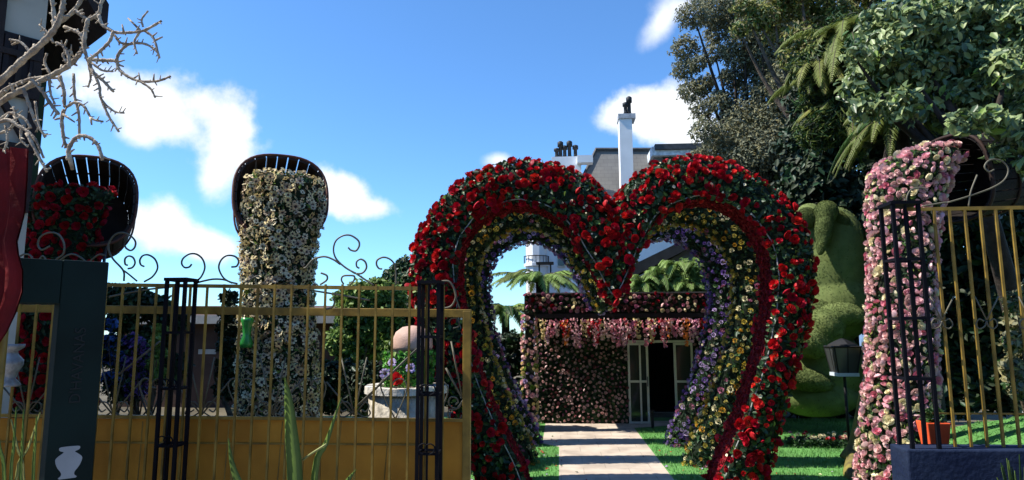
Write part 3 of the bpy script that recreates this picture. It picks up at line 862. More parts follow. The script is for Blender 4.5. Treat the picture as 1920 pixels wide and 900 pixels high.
M_fern_lit = mat('fern_bright', (0.26, 0.38, 0.09), 0.6, 0, 2, trans=0.25, col2=(0.15, 0.25, 0.06))
M_bush = mat('bush_green', (0.24, 0.33, 0.09), 0.6, 0, 2, trans=0.3, col2=(0.12, 0.20, 0.05))

# tall grey-green tree behind the house
YG = 22.0
gl = [(1300, 28, 34), (1285, 90, 30), (1283, 130, 26), (1297, 170, 28), (1318, 205, 26), (1310, 120, 20), (1322, 245, 30), (1340, 285, 36), (1345, 325, 34), (1372, 345, 42), (1345, 20, 38), (1385, 22, 46), (1430, 40, 52),
      (1365, 95, 20), (1395, 75, 30), (1440, 105, 52), (1412, 150, 40), (1375, 185, 22), (1345, 180, 16), (1392, 225, 42), (1366, 258, 38), (1440, 190, 55), (1400, 290, 50), (1440, 270, 55), (1455, 335, 60), (1410, 360, 52), (1490, 60, 60), (1500, 150, 60), (1500, 240, 60), (1510, 340, 60), (1470, 400, 52), (1330, 150, 14), (1362, 140, 15), (1345, 60, 30), (1375, 110, 24), (1340, 100, 24), (1372, 148, 24), (1350, 192, 22), (1318, 160, 22), (1420, 110, 40), (1470, 20, 50), (1470, 150, 50), (1430, 230, 46), (1380, 320, 44), (1310, 290, 16), (1365, 220, 24), (1480, 300, 50), (1540, 60, 60), (1550, 180, 50), (1400, -30, 60), (1330, -25, 45)]
t1 = thing('tall_tree', 'tall grey green fine leaved tree standing beside the white chimney house', 'tree', (P(1470, 600, YG).x, YG, 0), 'trees along the garden edge')
gc = pxc(gl, YG, 1.0, 1.2)
trunk(t1, t1.location, gc, 0.26, M_bark_dark, nl=16, seed=3, split=0.6)
crown(t1, gc, 95000, 0.115, [M_grey1, M_grey2, M_grey3], (0.5, 0.22, 0.28), 0.42, 0.9, 0.45, 1)

M_yg = mat('leaf_yellow_green', (.30, .31, .07), .6, 0, 2, trans=.25, col2=(.17, .19, .05))
# yellow-green sprays at top
t2 = thing('maple_tree', 'yellow green leafy tree overhanging at the top between two darker trees', 'tree', (P(1545, 700, 17).x, 17.0, 0), 'trees along the garden edge')
yl = [(1395, 15, 26), (1420, 40, 26), (1385, 55, 18), (1450, 20, 34), (1490, 10, 36), (1530, 30, 40), (1450, 65, 22), (1500, 70, 36), (1540, 90, 40), (1560, 20, 40), (1480, 110, 24), (1590, 60, 36), (1500, -30, 50), (1570, 130, 40), (1605, 5, 42), (1630, 45, 40), (1640, -20, 40)]
yc_ = pxc(yl, 17, 0.9, 0.8)
trunk(t2, t2.location, yc_, 0.2, nl=12, seed=5, split=0.65)
crown(t2, yc_, 11000, 0.14, [M_yg, M_grey2, M_leaf_mid], (0.45, 0.3, 0.25), 0.4, 0.9, 0.5, 2)

# deep dark tree mass: one big shady tree
t3 = thing('shade_tree', 'dense dark shade tree filling the gap behind the topiary', 'tree', (P(1640, 800, 16).x, 16.0, 0), 'trees along the garden edge')
dl = [(1540, 180, 70), (1530, 260, 70), (1520, 340, 70), (1600, 120, 90), (1620, 220, 100), (1610, 320, 100), (1700, 100, 110), (1720, 220, 110), (1720, 330, 110), (1830, 80, 110), (1850, 180, 120), (1780, 300, 100), (1560, 400, 70), (1640, 420, 80), (1905, 130, 90)]
dc = pxc(dl, 16, 0.9, 0.8)
trunk(t3, t3.location, dc, 0.3, M_bark_dark, nl=10, seed=7)
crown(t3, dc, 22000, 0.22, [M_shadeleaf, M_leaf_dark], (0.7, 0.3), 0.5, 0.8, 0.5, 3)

# broad-leaved tree hanging over the pink tub
YL = 9.6
bl = [(1625, 150, 48), (1665, 100, 55), (1650, 45, 45), (1720, 40, 60), (1700, 130, 60), (1760, 100, 60), (1790, 30, 60), (1755, 185, 52), (1690, 195, 45), (1620, 205, 30), (1600, 175, 26), (1830, 110, 60), (1820, 190, 55), (1870, 40, 60), (1890, 130, 55), (1910, 210, 40), (1890, 250, 34), (1930, 60, 60), (1600, 105, 22), (1745, -20, 60), (1850, -25, 60)]
t4 = thing('broadleaf_tree', 'broad leaved tree with large glossy sunlit leaves hanging above the pink tub', 'tree', (P(1990, 860, YL + .5).x, YL + 0.5, 0), 'trees along the garden edge')
bc = pxc(bl, YL, 0.8, 0.45) + pxc([(1880, 238, 34), (1846, 222, 30), (1915, 262, 34), (1800, 232, 28), (1870, 285, 24), (1925, 310, 26)], 7.7, .8, .12)
trunk(t4, t4.location, bc, 0.16, M_bark_dark, nl=16, seed=9, split=0.7)
crown(t4, bc, 9500, 0.14, [M_broad, M_broad2, M_leaf_lime], (0.50, 0.45, 0.05), 0.5, 0.75, 0.35, 4, down=0.9)

def fronds(parent, c, specs, mats, name='frond', leaflet=0.16, wid=0.03, each=True, npin=34):
    """arching fern fronds: (azimuth deg, length, rise, droop)"""
    c = Vector(c)
    for (az, L, rise, droop) in specs:
        d = Vector((math.cos(R(az)), math.sin(R(az)), 0)); V = []; Q = []
        pts = []
        for i in range(npin + 1):
            t = i / npin
            pts.append(c + d * (L * t * (1 - 0.12 * t)) + Vector((0, 0, rise * t * (2 - t) - droop * t ** 2.2)))
        side = d.cross(Vector((0, 0, 1)))
        for i in range(2, npin):
            t = i / npin; tan = (pts[i + 1] - pts[i - 1]).normalized(); ll = leaflet * math.sin(math.pi * min(1, 0.15 + t * 0.85)) ** 0.7 * rng.uniform(0.85, 1.1) + 0.01
            for s in (-1, 1):
                out = (side * s + tan * 0.55 + Vector((0, 0, -0.25 + rng.uniform(-.25, .15)))).normalized()
                o = len(V); b = pts[i]; m_ = b + out * ll * 0.5 + Vector((0, 0, 0.012)); e = b + out * ll + Vector((0, 0, -0.03)) ; w = tan * wid * 0.5
                V += [tuple(b - w), tuple(b + w), tuple(m_ + w), tuple(m_ - w), tuple(e + w * .2), tuple(e - w * .2)]
                Q += [(o, o + 1, o + 2, o + 3), (o + 3, o + 2, o + 4, o + 5)]
        mb = MB(); mb.add(V, Q, 0); mb.tube([tuple(q) for q in pts[::3]], list(np.linspace(0.016, 0.004, len(pts[::3]))), 4, 1)
        mb.build(name, [random.choice(mats), M_bark], parent)

# tree fern drooping beside the shade tree
YT = 12.2
cf = P(1595, 85, YT)
t5 = thing('tree_fern', 'tall tree fern with long drooping feathery fronds in front of the dark shade tree', 'tree fern', (P(1715, 860, YT).x, YT, 0), 'tree ferns of the garden')
MB().tube(smooth_path([t5.location, Vector((t5.location.x - .05, YT + .1, 2.4)), Vector((cf.x + .35, YT + .1, cf.z - 1.0)), cf], 4), list(np.linspace(0.2, 0.11, 13)), 9).build('trunk', M_bark_dark, t5, True)
sp = []
for i in range(34):
    sp.append((rng.uniform(130, 330), rng.uniform(0.7, 1.7), rng.uniform(0.2, 0.7), rng.uniform(0.5, 1.5)))
for i in range(5): sp.append((rng.uniform(-20, 120), rng.uniform(1.1, 1.8), rng.uniform(0.2, 0.5), rng.uniform(0.6, 1.5)))
fronds(t5, cf, sp, [M_fern, M_fern, M_leaf_mid], leaflet=0.2, wid=0.028, npin=60)
for cpx, cnt in (((1540, 150), 16), ((1600, 215), 18)):
    fronds(t5, P(*cpx, YT + .3), [(rng.uniform(120, 330), rng.uniform(.6, 1.3), rng.uniform(.2, .6), rng.uniform(.4, 1.2)) for _ in range(cnt)], [M_fern, M_fern, M_yg], leaflet=.17, wid=.026, npin=54)
crown(t5, pxc([(1560, 110, 50), (1600, 160, 50), (1540, 180, 46), (1590, 60, 45), (1570, 230, 46), (1520, 130, 40), (1610, 260, 40), (1530, 250, 40), (1620, 110, 40)], YT + .2, .8, .3), 11000, .17, [M_fern, M_leaf_mid, M_shadeleaf], (.28, .42, .30), .14, .8, .4, 44, name='fern_mass')
# lower fern crown
cf2 = P(1690, 235, YT - 1.2)
t5b = thing('tree_fern', 'lower dark tree fern whose fronds hang behind the pink flower head', 'tree fern', (P(1760, 870, YT - 1.2).x, YT - 1.2, 0), 'tree ferns of the garden')
MB().tube(smooth_path([t5b.location, Vector((t5b.location.x, YT - 1.2, 1.8)), cf2], 5), list(np.linspace(0.17, 0.1, 11)), 9).build('trunk', M_bark_dark, t5b, True)
fronds(t5b, cf2, [(a_, rng.uniform(.8, 1.4), rng.uniform(0.15, .5), rng.uniform(.5, 1.2)) for a_ in np.linspace(100, 350, 24)], [M_fern, M_leaf_mid], leaflet=0.17, wid=0.026, npin=54)

# tree fern left of the pavilion and fern mounds behind its roof
YFN = 15.6
cf3 = P(1012, 528, YFN)
t6 = thing('tree_fern', 'bright tree fern rising behind the end pillar of the pavilion', 'tree fern', (cf3.x, YFN, 0), 'tree ferns of the garden')
MB().tube([(cf3.x, YFN, 0), (cf3.x + .05, YFN, cf3.z * .6), tuple(cf3)], [0.17, 0.13, 0.1], 9).build('trunk', M_bark_dark, t6, True)
fronds(t6, cf3, [(a_ + rng.uniform(-8, 8), rng.uniform(1.0, 1.5), rng.uniform(.25, .5), rng.uniform(.25, .7)) for a_ in np.linspace(0, 352, 30)], [M_fern_lit, M_fern_lit, M_fern], leaflet=0.2, wid=0.03, npin=52)
cf4 = P(948, 590, YFN - .5)
t7 = thing('tree_fern', 'short fern spreading beside the tall fern left of the pavilion', 'tree fern', (cf4.x, YFN - .5, 0), 'tree ferns of the garden')
MB().tube([(cf4.x, YFN - .5, 0), (cf4.x, YFN - .5, cf4.z * .6), tuple(cf4)], [0.13, 0.11, 0.08], 9).build('trunk', M_bark_dark, t7, True)
fronds(t7, cf4, [(a_ + rng.uniform(-8, 8), rng.uniform(.7, 1.1), rng.uniform(.2, .5), rng.uniform(.4, .9)) for a_ in np.linspace(0, 350, 24)], [M_fern_lit, M_leaf_mid, M_fern], leaflet=0.18, wid=0.03, npin=44)
YM = 19.0
t8 = thing('fern_mound', 'rounded mound of bright green ferns above the pavilion roof', 'fern', (P(1265, 600, YM).x, YM, 0))
mc = pxc([(1205, 540, 26), (1235, 525, 32), (1270, 510, 34), (1305, 505, 38), (1340, 520, 40), (1290, 545, 36), (1240, 555, 30), (1330, 560, 40), (1190, 560, 22)], YM, 1.0, .4)
MB().tube([(t8.location.x, YM, 0), (t8.location.x, YM, mc[5][0].z)], [0.3, 0.2], 9).build('trunk', M_bark_dark, t8, True)
for j, (c0, r0, _) in enumerate(mc):
    fronds(t8, c0, [(a_ + rng.uniform(-12, 12), rng.uniform(.5, .9), rng.uniform(.3, .6), rng.uniform(.3, .7)) for a_ in np.linspace(0, 335, 12)], [M_fern_lit, M_fern_lit, M_bush], leaflet=0.17, wid=0.035, npin=34)
crown(t8, [(c_[0] - Vector((0, 0, .12)), c_[1], 1) for c_ in mc], 9000, .13, [M_fern_lit, M_bush, M_leaf_mid], (.5, .3, .2), .22, .8, .3, 45, name='fern_mass')

# dark hedge along the right-hand side
hg = thing('hedge', 'tall dark clipped hedge behind the topiary and the pink column', 'hedge', (P(1700, 800, 14).x, 14.0, 0))
hc = []
for x in range(1450, 2000, 52):
    for y in range(430, 800, 62): hc.append((x + rng.uniform(-15, 15), y + rng.uniform(-15, 15), 52))
hcl = pxc([c_ for c_ in hc if c_[0] > 1665], 12.6, .8, .3) + pxc([c_ for c_ in hc if c_[0] <= 1665], 15.4, .8, .3)
hcl += pxc([(1655, 320, 38), (1668, 380, 40), (1650, 405, 28), (1662, 262, 36), (1700, 300, 44), (1720, 250, 40), (1850, 300, 60), (1800, 250, 60), (1880, 340, 40)], 11.6, .7, .1)
hcl += pxc([(1905, 385, 26), (1935, 400, 30), (1960, 380, 30), (1900, 430, 36), (1945, 450, 36), (1905, 490, 36), (1950, 510, 36), (1900, 550, 36), (1940, 570, 30)], 11.0, .7, .1)
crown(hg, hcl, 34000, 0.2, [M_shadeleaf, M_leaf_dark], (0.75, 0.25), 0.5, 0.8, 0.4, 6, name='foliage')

# shrubs at left background
def shrub(name, label, cat, px, py, Y, cl, n, size, mats, probs, seed, group=None, r=0.06, ratio=0.5):
    t = thing(name, label, cat, (P(px, py, Y).x, Y, 0), group)
    c = pxc(cl, Y, .9, .3); trunk(t, t.location, c, r, M_bark, nl=5, seed=seed, split=.4)
    crown(t, c, n, size, mats, probs, ratio, 0.9, 0.45, seed + 20, 'crown')
    return t
G = 'shrubs and trees at the garden back'
shrub('leafy_tree', 'bright yellow green bushy tree seen between the white column and the red heart', 'tree', 690, 680, 15.5, [(645, 560, 22), (672, 548, 28), (705, 545, 30), (735, 560, 30), (660, 585, 32), (690, 570, 36), (660, 620, 38), (700, 615, 40), (640, 640, 30), (680, 650, 40), (725, 600, 36), (740, 650, 40), (715, 560, 30), (650, 660, 30)], 13000, 0.13, [M_bush, M_leaf_lime, M_leaf_mid], (.5, .35, .15), 1, G, .12)
shrub('conifer_tree', 'dark bluish conifer rising above the yellow green bush', 'tree', 745, 680, 18, [(745, 520, 28), (760, 500, 22), (725, 540, 26), (770, 530, 30), (765, 570, 36), (740, 560, 34), (790, 590, 40), (775, 640, 42), (830, 620, 40)], 9000, 0.15, [M_leaf_mid, M_leaf_dark, M_grey1], (.45, .35, .2), 2, G, .14)
shrub('dark_shrub', 'dark rounded shrub hidden behind the gate scrollwork near the green sign', 'shrub', 260, 760, 13, [(215, 560, 34), (255, 565, 34), (290, 580, 34), (230, 600, 30), (325, 600, 32), (280, 640, 38), (220, 660, 38), (310, 690, 40), (240, 720, 40)], 8000, 0.13, [M_leaf_dark, M_shadeleaf, M_leaf_mid], (.5, .3, .2), 3, G)
shrub('lime_shrub', 'small lime green shrub beside the black lattice post behind the gate', 'shrub', 300, 770, 9.4, [(300, 618, 13), (292, 640, 12), (300, 662, 14), (288, 685, 14), (300, 700, 14)], 900, 0.075, [M_leaf_lime, M_bush], (.7, .3), 4, G, .03)
shrub('purple_shrub', 'purple flowering shrub behind the gate next to the lime shrub', 'shrub', 258, 770, 9.8, [(250, 640, 18), (265, 660, 20), (248, 680, 20), (268, 700, 20), (256, 730, 22)], 1600, 0.075, [M_purple, M_leaf_dark], (.65, .35), 5, G, .03, .8)
shrub('blue_shrub', 'blue flowering shrub close to the green sign behind the gate', 'shrub', 210, 770, 9.8, [(206, 610, 14), (208, 640, 16), (212, 670, 18), (208, 710, 18)], 1000, 0.075, [mat('bloom_blue', (0.05, 0.13, 0.38), 0.6, 0.3, trans=.1), M_leaf_dark], (.6, .4), 6, G, .03, .8)
shrub('low_hedge', 'low dark hedge behind the white flower column', 'hedge', 640, 790, 13.2, [(610, 700, 30), (650, 705, 34), (690, 705, 34), (620, 745, 34), (670, 745, 36), (720, 735, 36), (760, 720, 36), (800, 730, 38), (850, 730, 38), (900, 720, 38), (940, 690, 32), (975, 680, 26), (930, 750, 36), (980, 740, 36), (960, 640, 24)], 11000, 0.12, [M_shadeleaf, M_leaf_dark], (.7, .3), 7, G)
shrub('clipped_bush', 'dark rounded clipped bush beside the white flower column', 'shrub', 428, 780, 12.6, [(430, 560, 18), (430, 585, 20), (428, 615, 22), (428, 650, 22), (428, 690, 24), (428, 730, 26)], 5000, 0.09, [M_shadeleaf, M_leaf_dark], (.8, .2), 8, G)

# ================================================================== TOPIARY FIGURE
M_top = mat('topiary_green', (0.165, 0.205, 0.065), 0.95, 0, 5, bump=.6, bscale=130, col2=(0.12, 0.16, 0.046))
M_top2 = mat('topiary_olive', (.085, .11, .03), .9, .3, 5)
YTP = 13.0
ttp = thing('topiary', 'smooth green topiary of a seated animal between the red heart and the pink column', 'topiary', (P(1545, 770, YTP).x, YTP, 0))
def blob(mb, c, r, rot=0, k=24, stretch=(1, 1, 1)):
    V = []; Fc = []; nr = 14
    for i in range(nr + 1):
        th = math.pi * i / nr
        for j in range(k):
            ph = 2 * math.pi * j / k
            v = Vector((r[0] * math.sin(th) * math.cos(ph), r[1] * math.sin(th) * math.sin(ph), r[2] * math.cos(th)))
            v = Matrix.Rotation(R(rot), 3, 'Y') @ v
            V.append((c[0] + v.x, c[1] + v.y, c[2] + v.z))
    for i in range(nr):
        for j in range(k): Fc.append((i * k + j, (i + 1) * k + j, (i + 1) * k + (j + 1) % k, i * k + (j + 1) % k))
    mb.add(V, Fc)
mp = YTP / F
def tb(name, blobs):
    mb = MB()
    for (px, py, rx, rz, rot, dy, ry) in blobs:
        blob(mb, P(px, py, YTP + dy), (rx * mp, ry * mp, rz * mp), rot)
    o = mb.build(name, M_top, ttp, True)
    rm = o.modifiers.new('r', 'REMESH'); rm.mode = 'VOXEL'; rm.voxel_size = 0.035; rm.use_smooth_shade = True
    tx = bpy.data.textures.new('tex', 'CLOUDS'); tx.noise_scale = 0.12
    sm = o.modifiers.new('s', 'SMOOTH'); sm.iterations = 6; sm.factor = 0.6
    dm = o.modifiers.new('d', 'DISPLACE'); dm.texture = tx; dm.strength = 0.006; dm.texture_coords = 'GLOBAL'
    return o
tb('body', [(1566, 485, 58, 98, 3, 0.1, 52), (1574, 570, 58, 66, 0, .1, 54), (1545, 690, 74, 72, 0, .15, 58), (1530, 745, 72, 34, 0, 0, 58), (1520, 440, 36, 60, 0, .15, 38)])
tb('head', [(1549, 398, 20, 21, 0, -.38, 24), (1545, 428, 15, 34, 8, -.48, 18), (1541, 455, 8, 24, 12, -.52, 12)])
tb('ear', [(1513, 408, 20, 19, 0, -.22, 14)])
tb('ear', [(1578, 418, 14, 26, -24, -.2, 14)])
tb('thigh', [(1572, 590, 38, 22, -6, -.42, 34), (1545, 612, 34, 30, 30, -.46, 34), (1520, 640, 40, 30, 10, -.44, 34), (1598, 592, 18, 17, 0, -.5, 26)])
tb('haunch', [(1530, 588, 46, 26, -6, -.12, 30)])
tb('foot', [(1510, 712, 48, 20, 12, -.40, 34), (1478, 704, 22, 15, 20, -.46, 24)])
# fuzz of clipped foliage over it
dg = bpy.context.evaluated_depsgraph_get()
for part_ in [o for o in ttp.children if o.type == 'MESH']:
    ev = part_.evaluated_get(dg); me = ev.to_mesh()
    Vv = np.empty(len(me.vertices) * 3); me.vertices.foreach_get('co', Vv); Vv = Vv.reshape(-1, 3) + np.array(ttp.location)
    Ff = [tuple(p_.vertices) for p_ in me.polygons]
    p, nn = tri_sample(Vv, Ff, 9000); ev.to_mesh_clear()
    V1, Q1 = leaf_batch(p + nn * .004, nn, 0.026, 0.45, 0.6); o = fast('clipped_leaves', V1, Q1, [M_top, M_top2], part_, np.tile(rng.choice(2, 9000, p=(.75, .25)), 2)); o['kind'] = 'stuff'

# ================================================================== GARDEN LAMP, TRUNKS, BEDS
YLP = 10.6
lb = P(1590, 800, YLP)
lamp = thing('garden_lamp', 'black garden lamp with glass lantern on a thin pole beside the topiary', 'lamp', (lb.x, YLP, 0))
zt, zb_ = P(1590, 650, YLP).z, P(1590, 700, YLP).z; mpl = YLP / F
MB().tube([(lb.x, YLP, 0), (lb.x, YLP, zb_ - .02)], 0.022, 8).build('pole', M_black, lamp, True)
MB().lathe([(0.10, 0), (0.10, .03), (.04, .06), (.03, .14)], (lb.x, YLP, 0), 12).build('foot', M_black, lamp)
lg = MB(); r0, r1 = 16 * mpl, 23 * mpl
V = [(lb.x + sx * r0, YLP + sy * r0, zb_) for sx, sy in ((-1, -1), (1, -1), (1, 1), (-1, 1))] + [(lb.x + sx * r1, YLP + sy * r1, zt) for sx, sy in ((-1, -1), (1, -1), (1, 1), (-1, 1))]
lg.add(V, [(0, 1, 5, 4), (1, 2, 6, 5), (2, 3, 7, 6), (3, 0, 4, 7)])
gl_o = lg.build('lantern_glass', glass_mat('lamp_glass', (0.05, 0.055, 0.055), 0.3), lamp)
fr = MB()
for i in range(4):
    fr.tube([V[i], V[i + 4]], 0.012, 5); fr.tube([V[i], V[(i + 1) % 4]], 0.014, 5); fr.tube([V[i + 4], V[4 + (i + 1) % 4]], 0.016, 5)
    mid0 = (Vector(V[i]) + Vector(V[(i + 1) % 4])) / 2; mid1 = (Vector(V[i + 4]) + Vector(V[4 + (i + 1) % 4])) / 2; fr.tube([mid0, mid1], 0.008, 5)
fr.build('lantern_frame', M_black, lamp)
MB().lathe([(r1 * 1.15, 0), (r1 * 1.1, .03), (r1 * .5, .09), (.02, .12)], (lb.x, YLP, zt + .004), 4).build('lantern_cap', M_black, lamp)
MB().box((lb.x, YLP, zb_ - 0.012), (r0 * 2.3, r0 * 2.3, 0.05)).build('lantern_base', mat('lamp_base', (0.6, 0.68, 0.74), .4, .1), lamp)

YTR = 10.1
q = P(1632, 800, YTR)
tt = thing('mossy_tree', 'tree with mossy yellow green trunk between the garden lamp and the pink column', 'tree', (q.x, YTR, 0))
MB().tube(smooth_path([(q.x - .22, YTR, -.02), (q.x - .08, YTR, .25), (q.x + .08, YTR, .9), (q.x + .28, YTR + .05, 1.7), (q.x + .45, YTR + .1, 2.5), (q.x + .55, YTR + .15, 3.0)], 4), list(np.linspace(0.26, 0.13, 21)), 12).build('trunk', M_moss, tt, True)
MB().tube(smooth_path([(q.x - .18, YTR, .10), (q.x - .40, YTR - .35, .03), (q.x - .62, YTR - .8, .0), (q.x - .70, YTR - 1.3, -.03), (q.x - .95, YTR - 1.7, -.06)], 4), list(np.linspace(0.16, 0.05, 17)), 10).build('root', M_moss, tt, True)
MB().tube(smooth_path([(q.x + .55, YTR + .15, 2.98), (q.x + .8, YTR + .6, 4.4), (q.x + 1.1, YTR + .2, 6.0)], 4), list(np.linspace(0.13, 0.04, 9)), 8).build('limb', M_bark_dark, tt, True)
cr_ = [(Vector((q.x + .9, YTR, 6.2)), .8), (Vector((q.x + 1.4, YTR + .2, 5.7)), .7)]
crown(tt, cr_, 2500, 0.14, [M_leaf_mid, M_leaf_dark], (.5, .5), .5, .8, .4, 31)

bed = thing('flower_bed', 'low bed of white and red flowers at the foot of the topiary', 'flower bed', (P(1535, 775, 11.6).x, 11.6, 0))
bp = np.stack([rng.uniform(P(1478, 780, 11.6).x, P(1612, 780, 11.6).x, 1500), rng.uniform(11.4, 11.9, 1500), rng.uniform(0.0, 0.13, 1500)], 1)
V1, Q1 = leaf_batch(bp, np.tile((0, -.3, 1.), (1500, 1)), .06, .5, .7); o = fast('leaves', V1, Q1, [M_leaf_mid, M_leaf_dark], bed, np.tile(rng.choice(2, 1500), 2)); o['kind'] = 'stuff'
p = np.stack([rng.uniform(P(1480, 780, 11.5).x, P(1610, 780, 11.5).x, 45), rng.uniform(11.38, 11.7, 45), rng.uniform(0.12, 0.2, 45)], 1)
flowers(bed, 'bed_flower', 'bed_flowers', p, np.tile((0, -.5, 1.), (45, 1)), POMS, [M_white, M_rosepink, M_red], [5, 2, 1.5], 0.075, .3)

# right bank
bank = MB()
nb = 16; V = []; Fc = []
bx0 = P(1852, 800, 8.6).x
for i in range(nb):
    for j in range(nb):
        u, w = i / (nb - 1), j / (nb - 1)
        V.append((bx0 + u * 5, 6.6 + w * 5, -0.01 + 0.85 * (1 - (1 - u) ** 2.2) * (0.75 + .25 * math.sin(w * 3)) + rng.uniform(-.015, .015)))
for i in range(nb - 1):
    for j in range(nb - 1): Fc.append((i * nb + j, (i + 1) * nb + j, (i + 1) * nb + j + 1, i * nb + j + 1))
bank.add(V, Fc); struct('grass_bank', bank, M_lawn, 'green grass bank', True)
p, nn = tri_sample(np.array(V), Fc, 9000)
V1, Q1 = leaf_batch(p + (0, 0, .02), nn, .06, .15, .6); o = fast('grass', V1, Q1, M_blade); o['kind'] = 'stuff'; o['label'] = 'grass growing on the bank'
shrub('grey_shrub', 'pale grey green shrub on the grass bank behind the yellow bars', 'shrub', 1925, 700, 8.8, [(1905, 570, 24), (1925, 600, 34), (1905, 640, 26), (1920, 680, 30), (1898, 690, 22), (1940, 550, 30), (1905, 720, 22), (1935, 730, 30)], 2600, .085, [M_grey1, M_grey2, M_leaf_mid], (.5, .35, .15), 12, None, .04)

# ================================================================== BUILDINGS
# white chimney house
M_hwhite = mat('white_render', (0.80, 0.81, 0.82), .8, .06, 1.5)
def shingle_mat():
    m = bpy.data.materials.new('grey_shingles'); m.use_nodes = True; N, L = m.node_tree.nodes, m.node_tree.links; bs = N['Principled BSDF']; bs.inputs['Roughness'].default_value = .85
    tc_ = N.new('ShaderNodeTexCoord'); mp_ = N.new('ShaderNodeMapping'); mp_.inputs['Rotation'].default_value = (R(90), 0, 0); L.new(tc_.outputs['Object'], mp_.inputs[0])
    br = N.new('ShaderNodeTexBrick'); L.new(mp_.outputs[0], br.inputs[0]); br.inputs['Color1'].default_value = (.22, .215, .20, 1); br.inputs['Color2'].default_value = (.20, .195, .185, 1); br.inputs['Mortar'].default_value = (.16, .155, .15, 1)
    br.inputs['Scale'].default_value = 1; br.inputs['Brick Width'].default_value = .35; br.inputs['Row Height'].default_value = .2; br.inputs['Mortar Size'].default_value = .012
    n = N.new('ShaderNodeTexNoise'); n.inputs['Scale'].default_value = 1.2; n.inputs['Detail'].default_value = 5; L.new(tc_.outputs['Object'], n.inputs[0])
    mx = N.new('ShaderNodeMix'); mx.data_type = 'RGBA'; mx.blend_type = 'MULTIPLY'; mx.inputs[0].default_value = .5; L.new(br.outputs[0], mx.inputs[6]); L.new(n.outputs[0], mx.inputs[7]); L.new(mx.outputs[2], bs.inputs['Base Color'])
    return m
M_shing = shingle_mat()
M_pot = mat('chimney_pot', (0.02, 0.022, 0.026), .6, .3)
YH = 30.0
hs = thing('chimney_house', 'white house with grey shingled roof and a tall white chimney behind the hearts', 'house', (P(1180, 600, YH).x, YH, 0))
def pbox(mb, xa, ya, xb, yb, Y, d, mi=0):
    a, b = P(xa, ya, Y), P(xb, yb, Y); mb.span(np.array((a.x, Y, b.z)), np.array((b.x, Y + d, a.z)), mi)
wb = MB(); z_e = P(1100, 420, YH).z
wb.span(np.array((P(985, 500, YH).x, YH + .35, 0)), np.array((P(1420, 500, YH).x, YH + 7, z_e)))
wb.build('wall', M_hwhite, hs)
# steep shingled mansard: front slope leans back
rb = MB()
A = P(1070, 385, YH); B_ = P(1118, 282, YH + 1.6); C_ = P(1450, 282, YH + 1.6); D_ = P(1450, 385, YH)
A2, B2, C2, D2 = A + Vector((-.3, 7, 0)), B_ + Vector((0, 4, 0)), C_ + Vector((0, 4, 0)), D_ + Vector((0, 7, 0))
rb.add([A, B_, C_, D_, A2, B2, C2, D2], [(0, 3, 2, 1), (1, 2, 6, 5), (0, 1, 5, 4), (3, 7, 6, 2), (4, 5, 6, 7), (0, 4, 7, 3)])
rf = rb.build('roof', M_shing, hs)
e = MB(); e.tube([A + Vector((-.05, -.06, 0)), B_ + Vector((-.02, -.06, .04)), C_ + Vector((0, -.06, .04))], .09, 4); e.build('ridge_trim', mat('dark_trim', (.06, .065, .07), .6), rf)
lowr = MB(); a_, b_ = P(985, 470, YH), P(1420, 385, YH)
lowr.add([(a_.x, YH + .05, z_e + .02), (b_.x, YH + .05, z_e + .02), (b_.x, YH + .3, A.z + .02), (a_.x, YH + .3, A.z + .02), (a_.x, YH + 7, z_e + .02), (b_.x, YH + 7, z_e + .02), (b_.x, YH + 7, A.z + .02), (a_.x, YH + 7, A.z + .02)], [(0, 1, 2, 3), (3, 2, 6, 7), (0, 4, 5, 1), (0, 3, 7, 4), (1, 5, 6, 2), (4, 7, 6, 5)])
lowr.build('upper_wall', M_hwhite, hs)
ch = MB(); pbox(ch, 1161, 222, 1190, 400, YH - .5, .75); co = ch.build('chimney', M_hwhite, hs)
cc = MB(); pbox(cc, 1159, 213, 1192, 221.5, YH - .55, .86); cc.build('chimney_cap', mat('cap_grey', (.42, .43, .45), .8), co)
def pots(lst, Y, par, dy):
    for (px, yt_, yb_) in lst:
        q0, q1 = P(px, yb_, Y + dy), P(px, yt_, Y + dy); hh = q1.z - q0.z
        MB().lathe([(.10, 0), (.085, hh * .1), (.08, hh * .62), (.135, hh * .64), (.135, hh * .93), (.06, hh)], q0, 10).build('chimney_pot', M_pot, par, True)
pots([(1173, 192, 213), (1180, 181, 213)], YH - .5, co, .3)
lc = MB(); pbox(lc, 1034, 294, 1092, 420, YH - .3, 1.2); lco = lc.build('chimney', M_hwhite, hs)
lcc = MB(); pbox(lcc, 1082, 291, 1112, 304, YH - .7, .5); lcc.build('gutter_box', M_hwhite, hs)
pots([(1044, 278, 294), (1051, 265, 294), (1059, 273, 294), (1068, 264, 294), (1079, 272, 294)], YH - .3, lco, .4)
dm = MB(); pbox(dm, 1222, 275, 1470, 286, YH - .2, 2.5); dmo = dm.build('dormer_fascia', mat('fascia_white', (.66, .72, .78), .7), hs)
dm = MB(); pbox(dm, 1228, 270, 1470, 274.6, YH - .35, 2.8); dm.build('dormer_roof', mat('dark_trim', (.06, .065, .07)), dmo)
dm = MB(); pbox(dm, 1226, 286.4, 1470, 330, YH + .15, 2); dm.build('dormer_wall', M_shing, hs)
dm = MB(); pbox(dm, 1243, 291, 1262, 315, YH + .1, .045); dm.build('dormer_window', M_glass, hs)

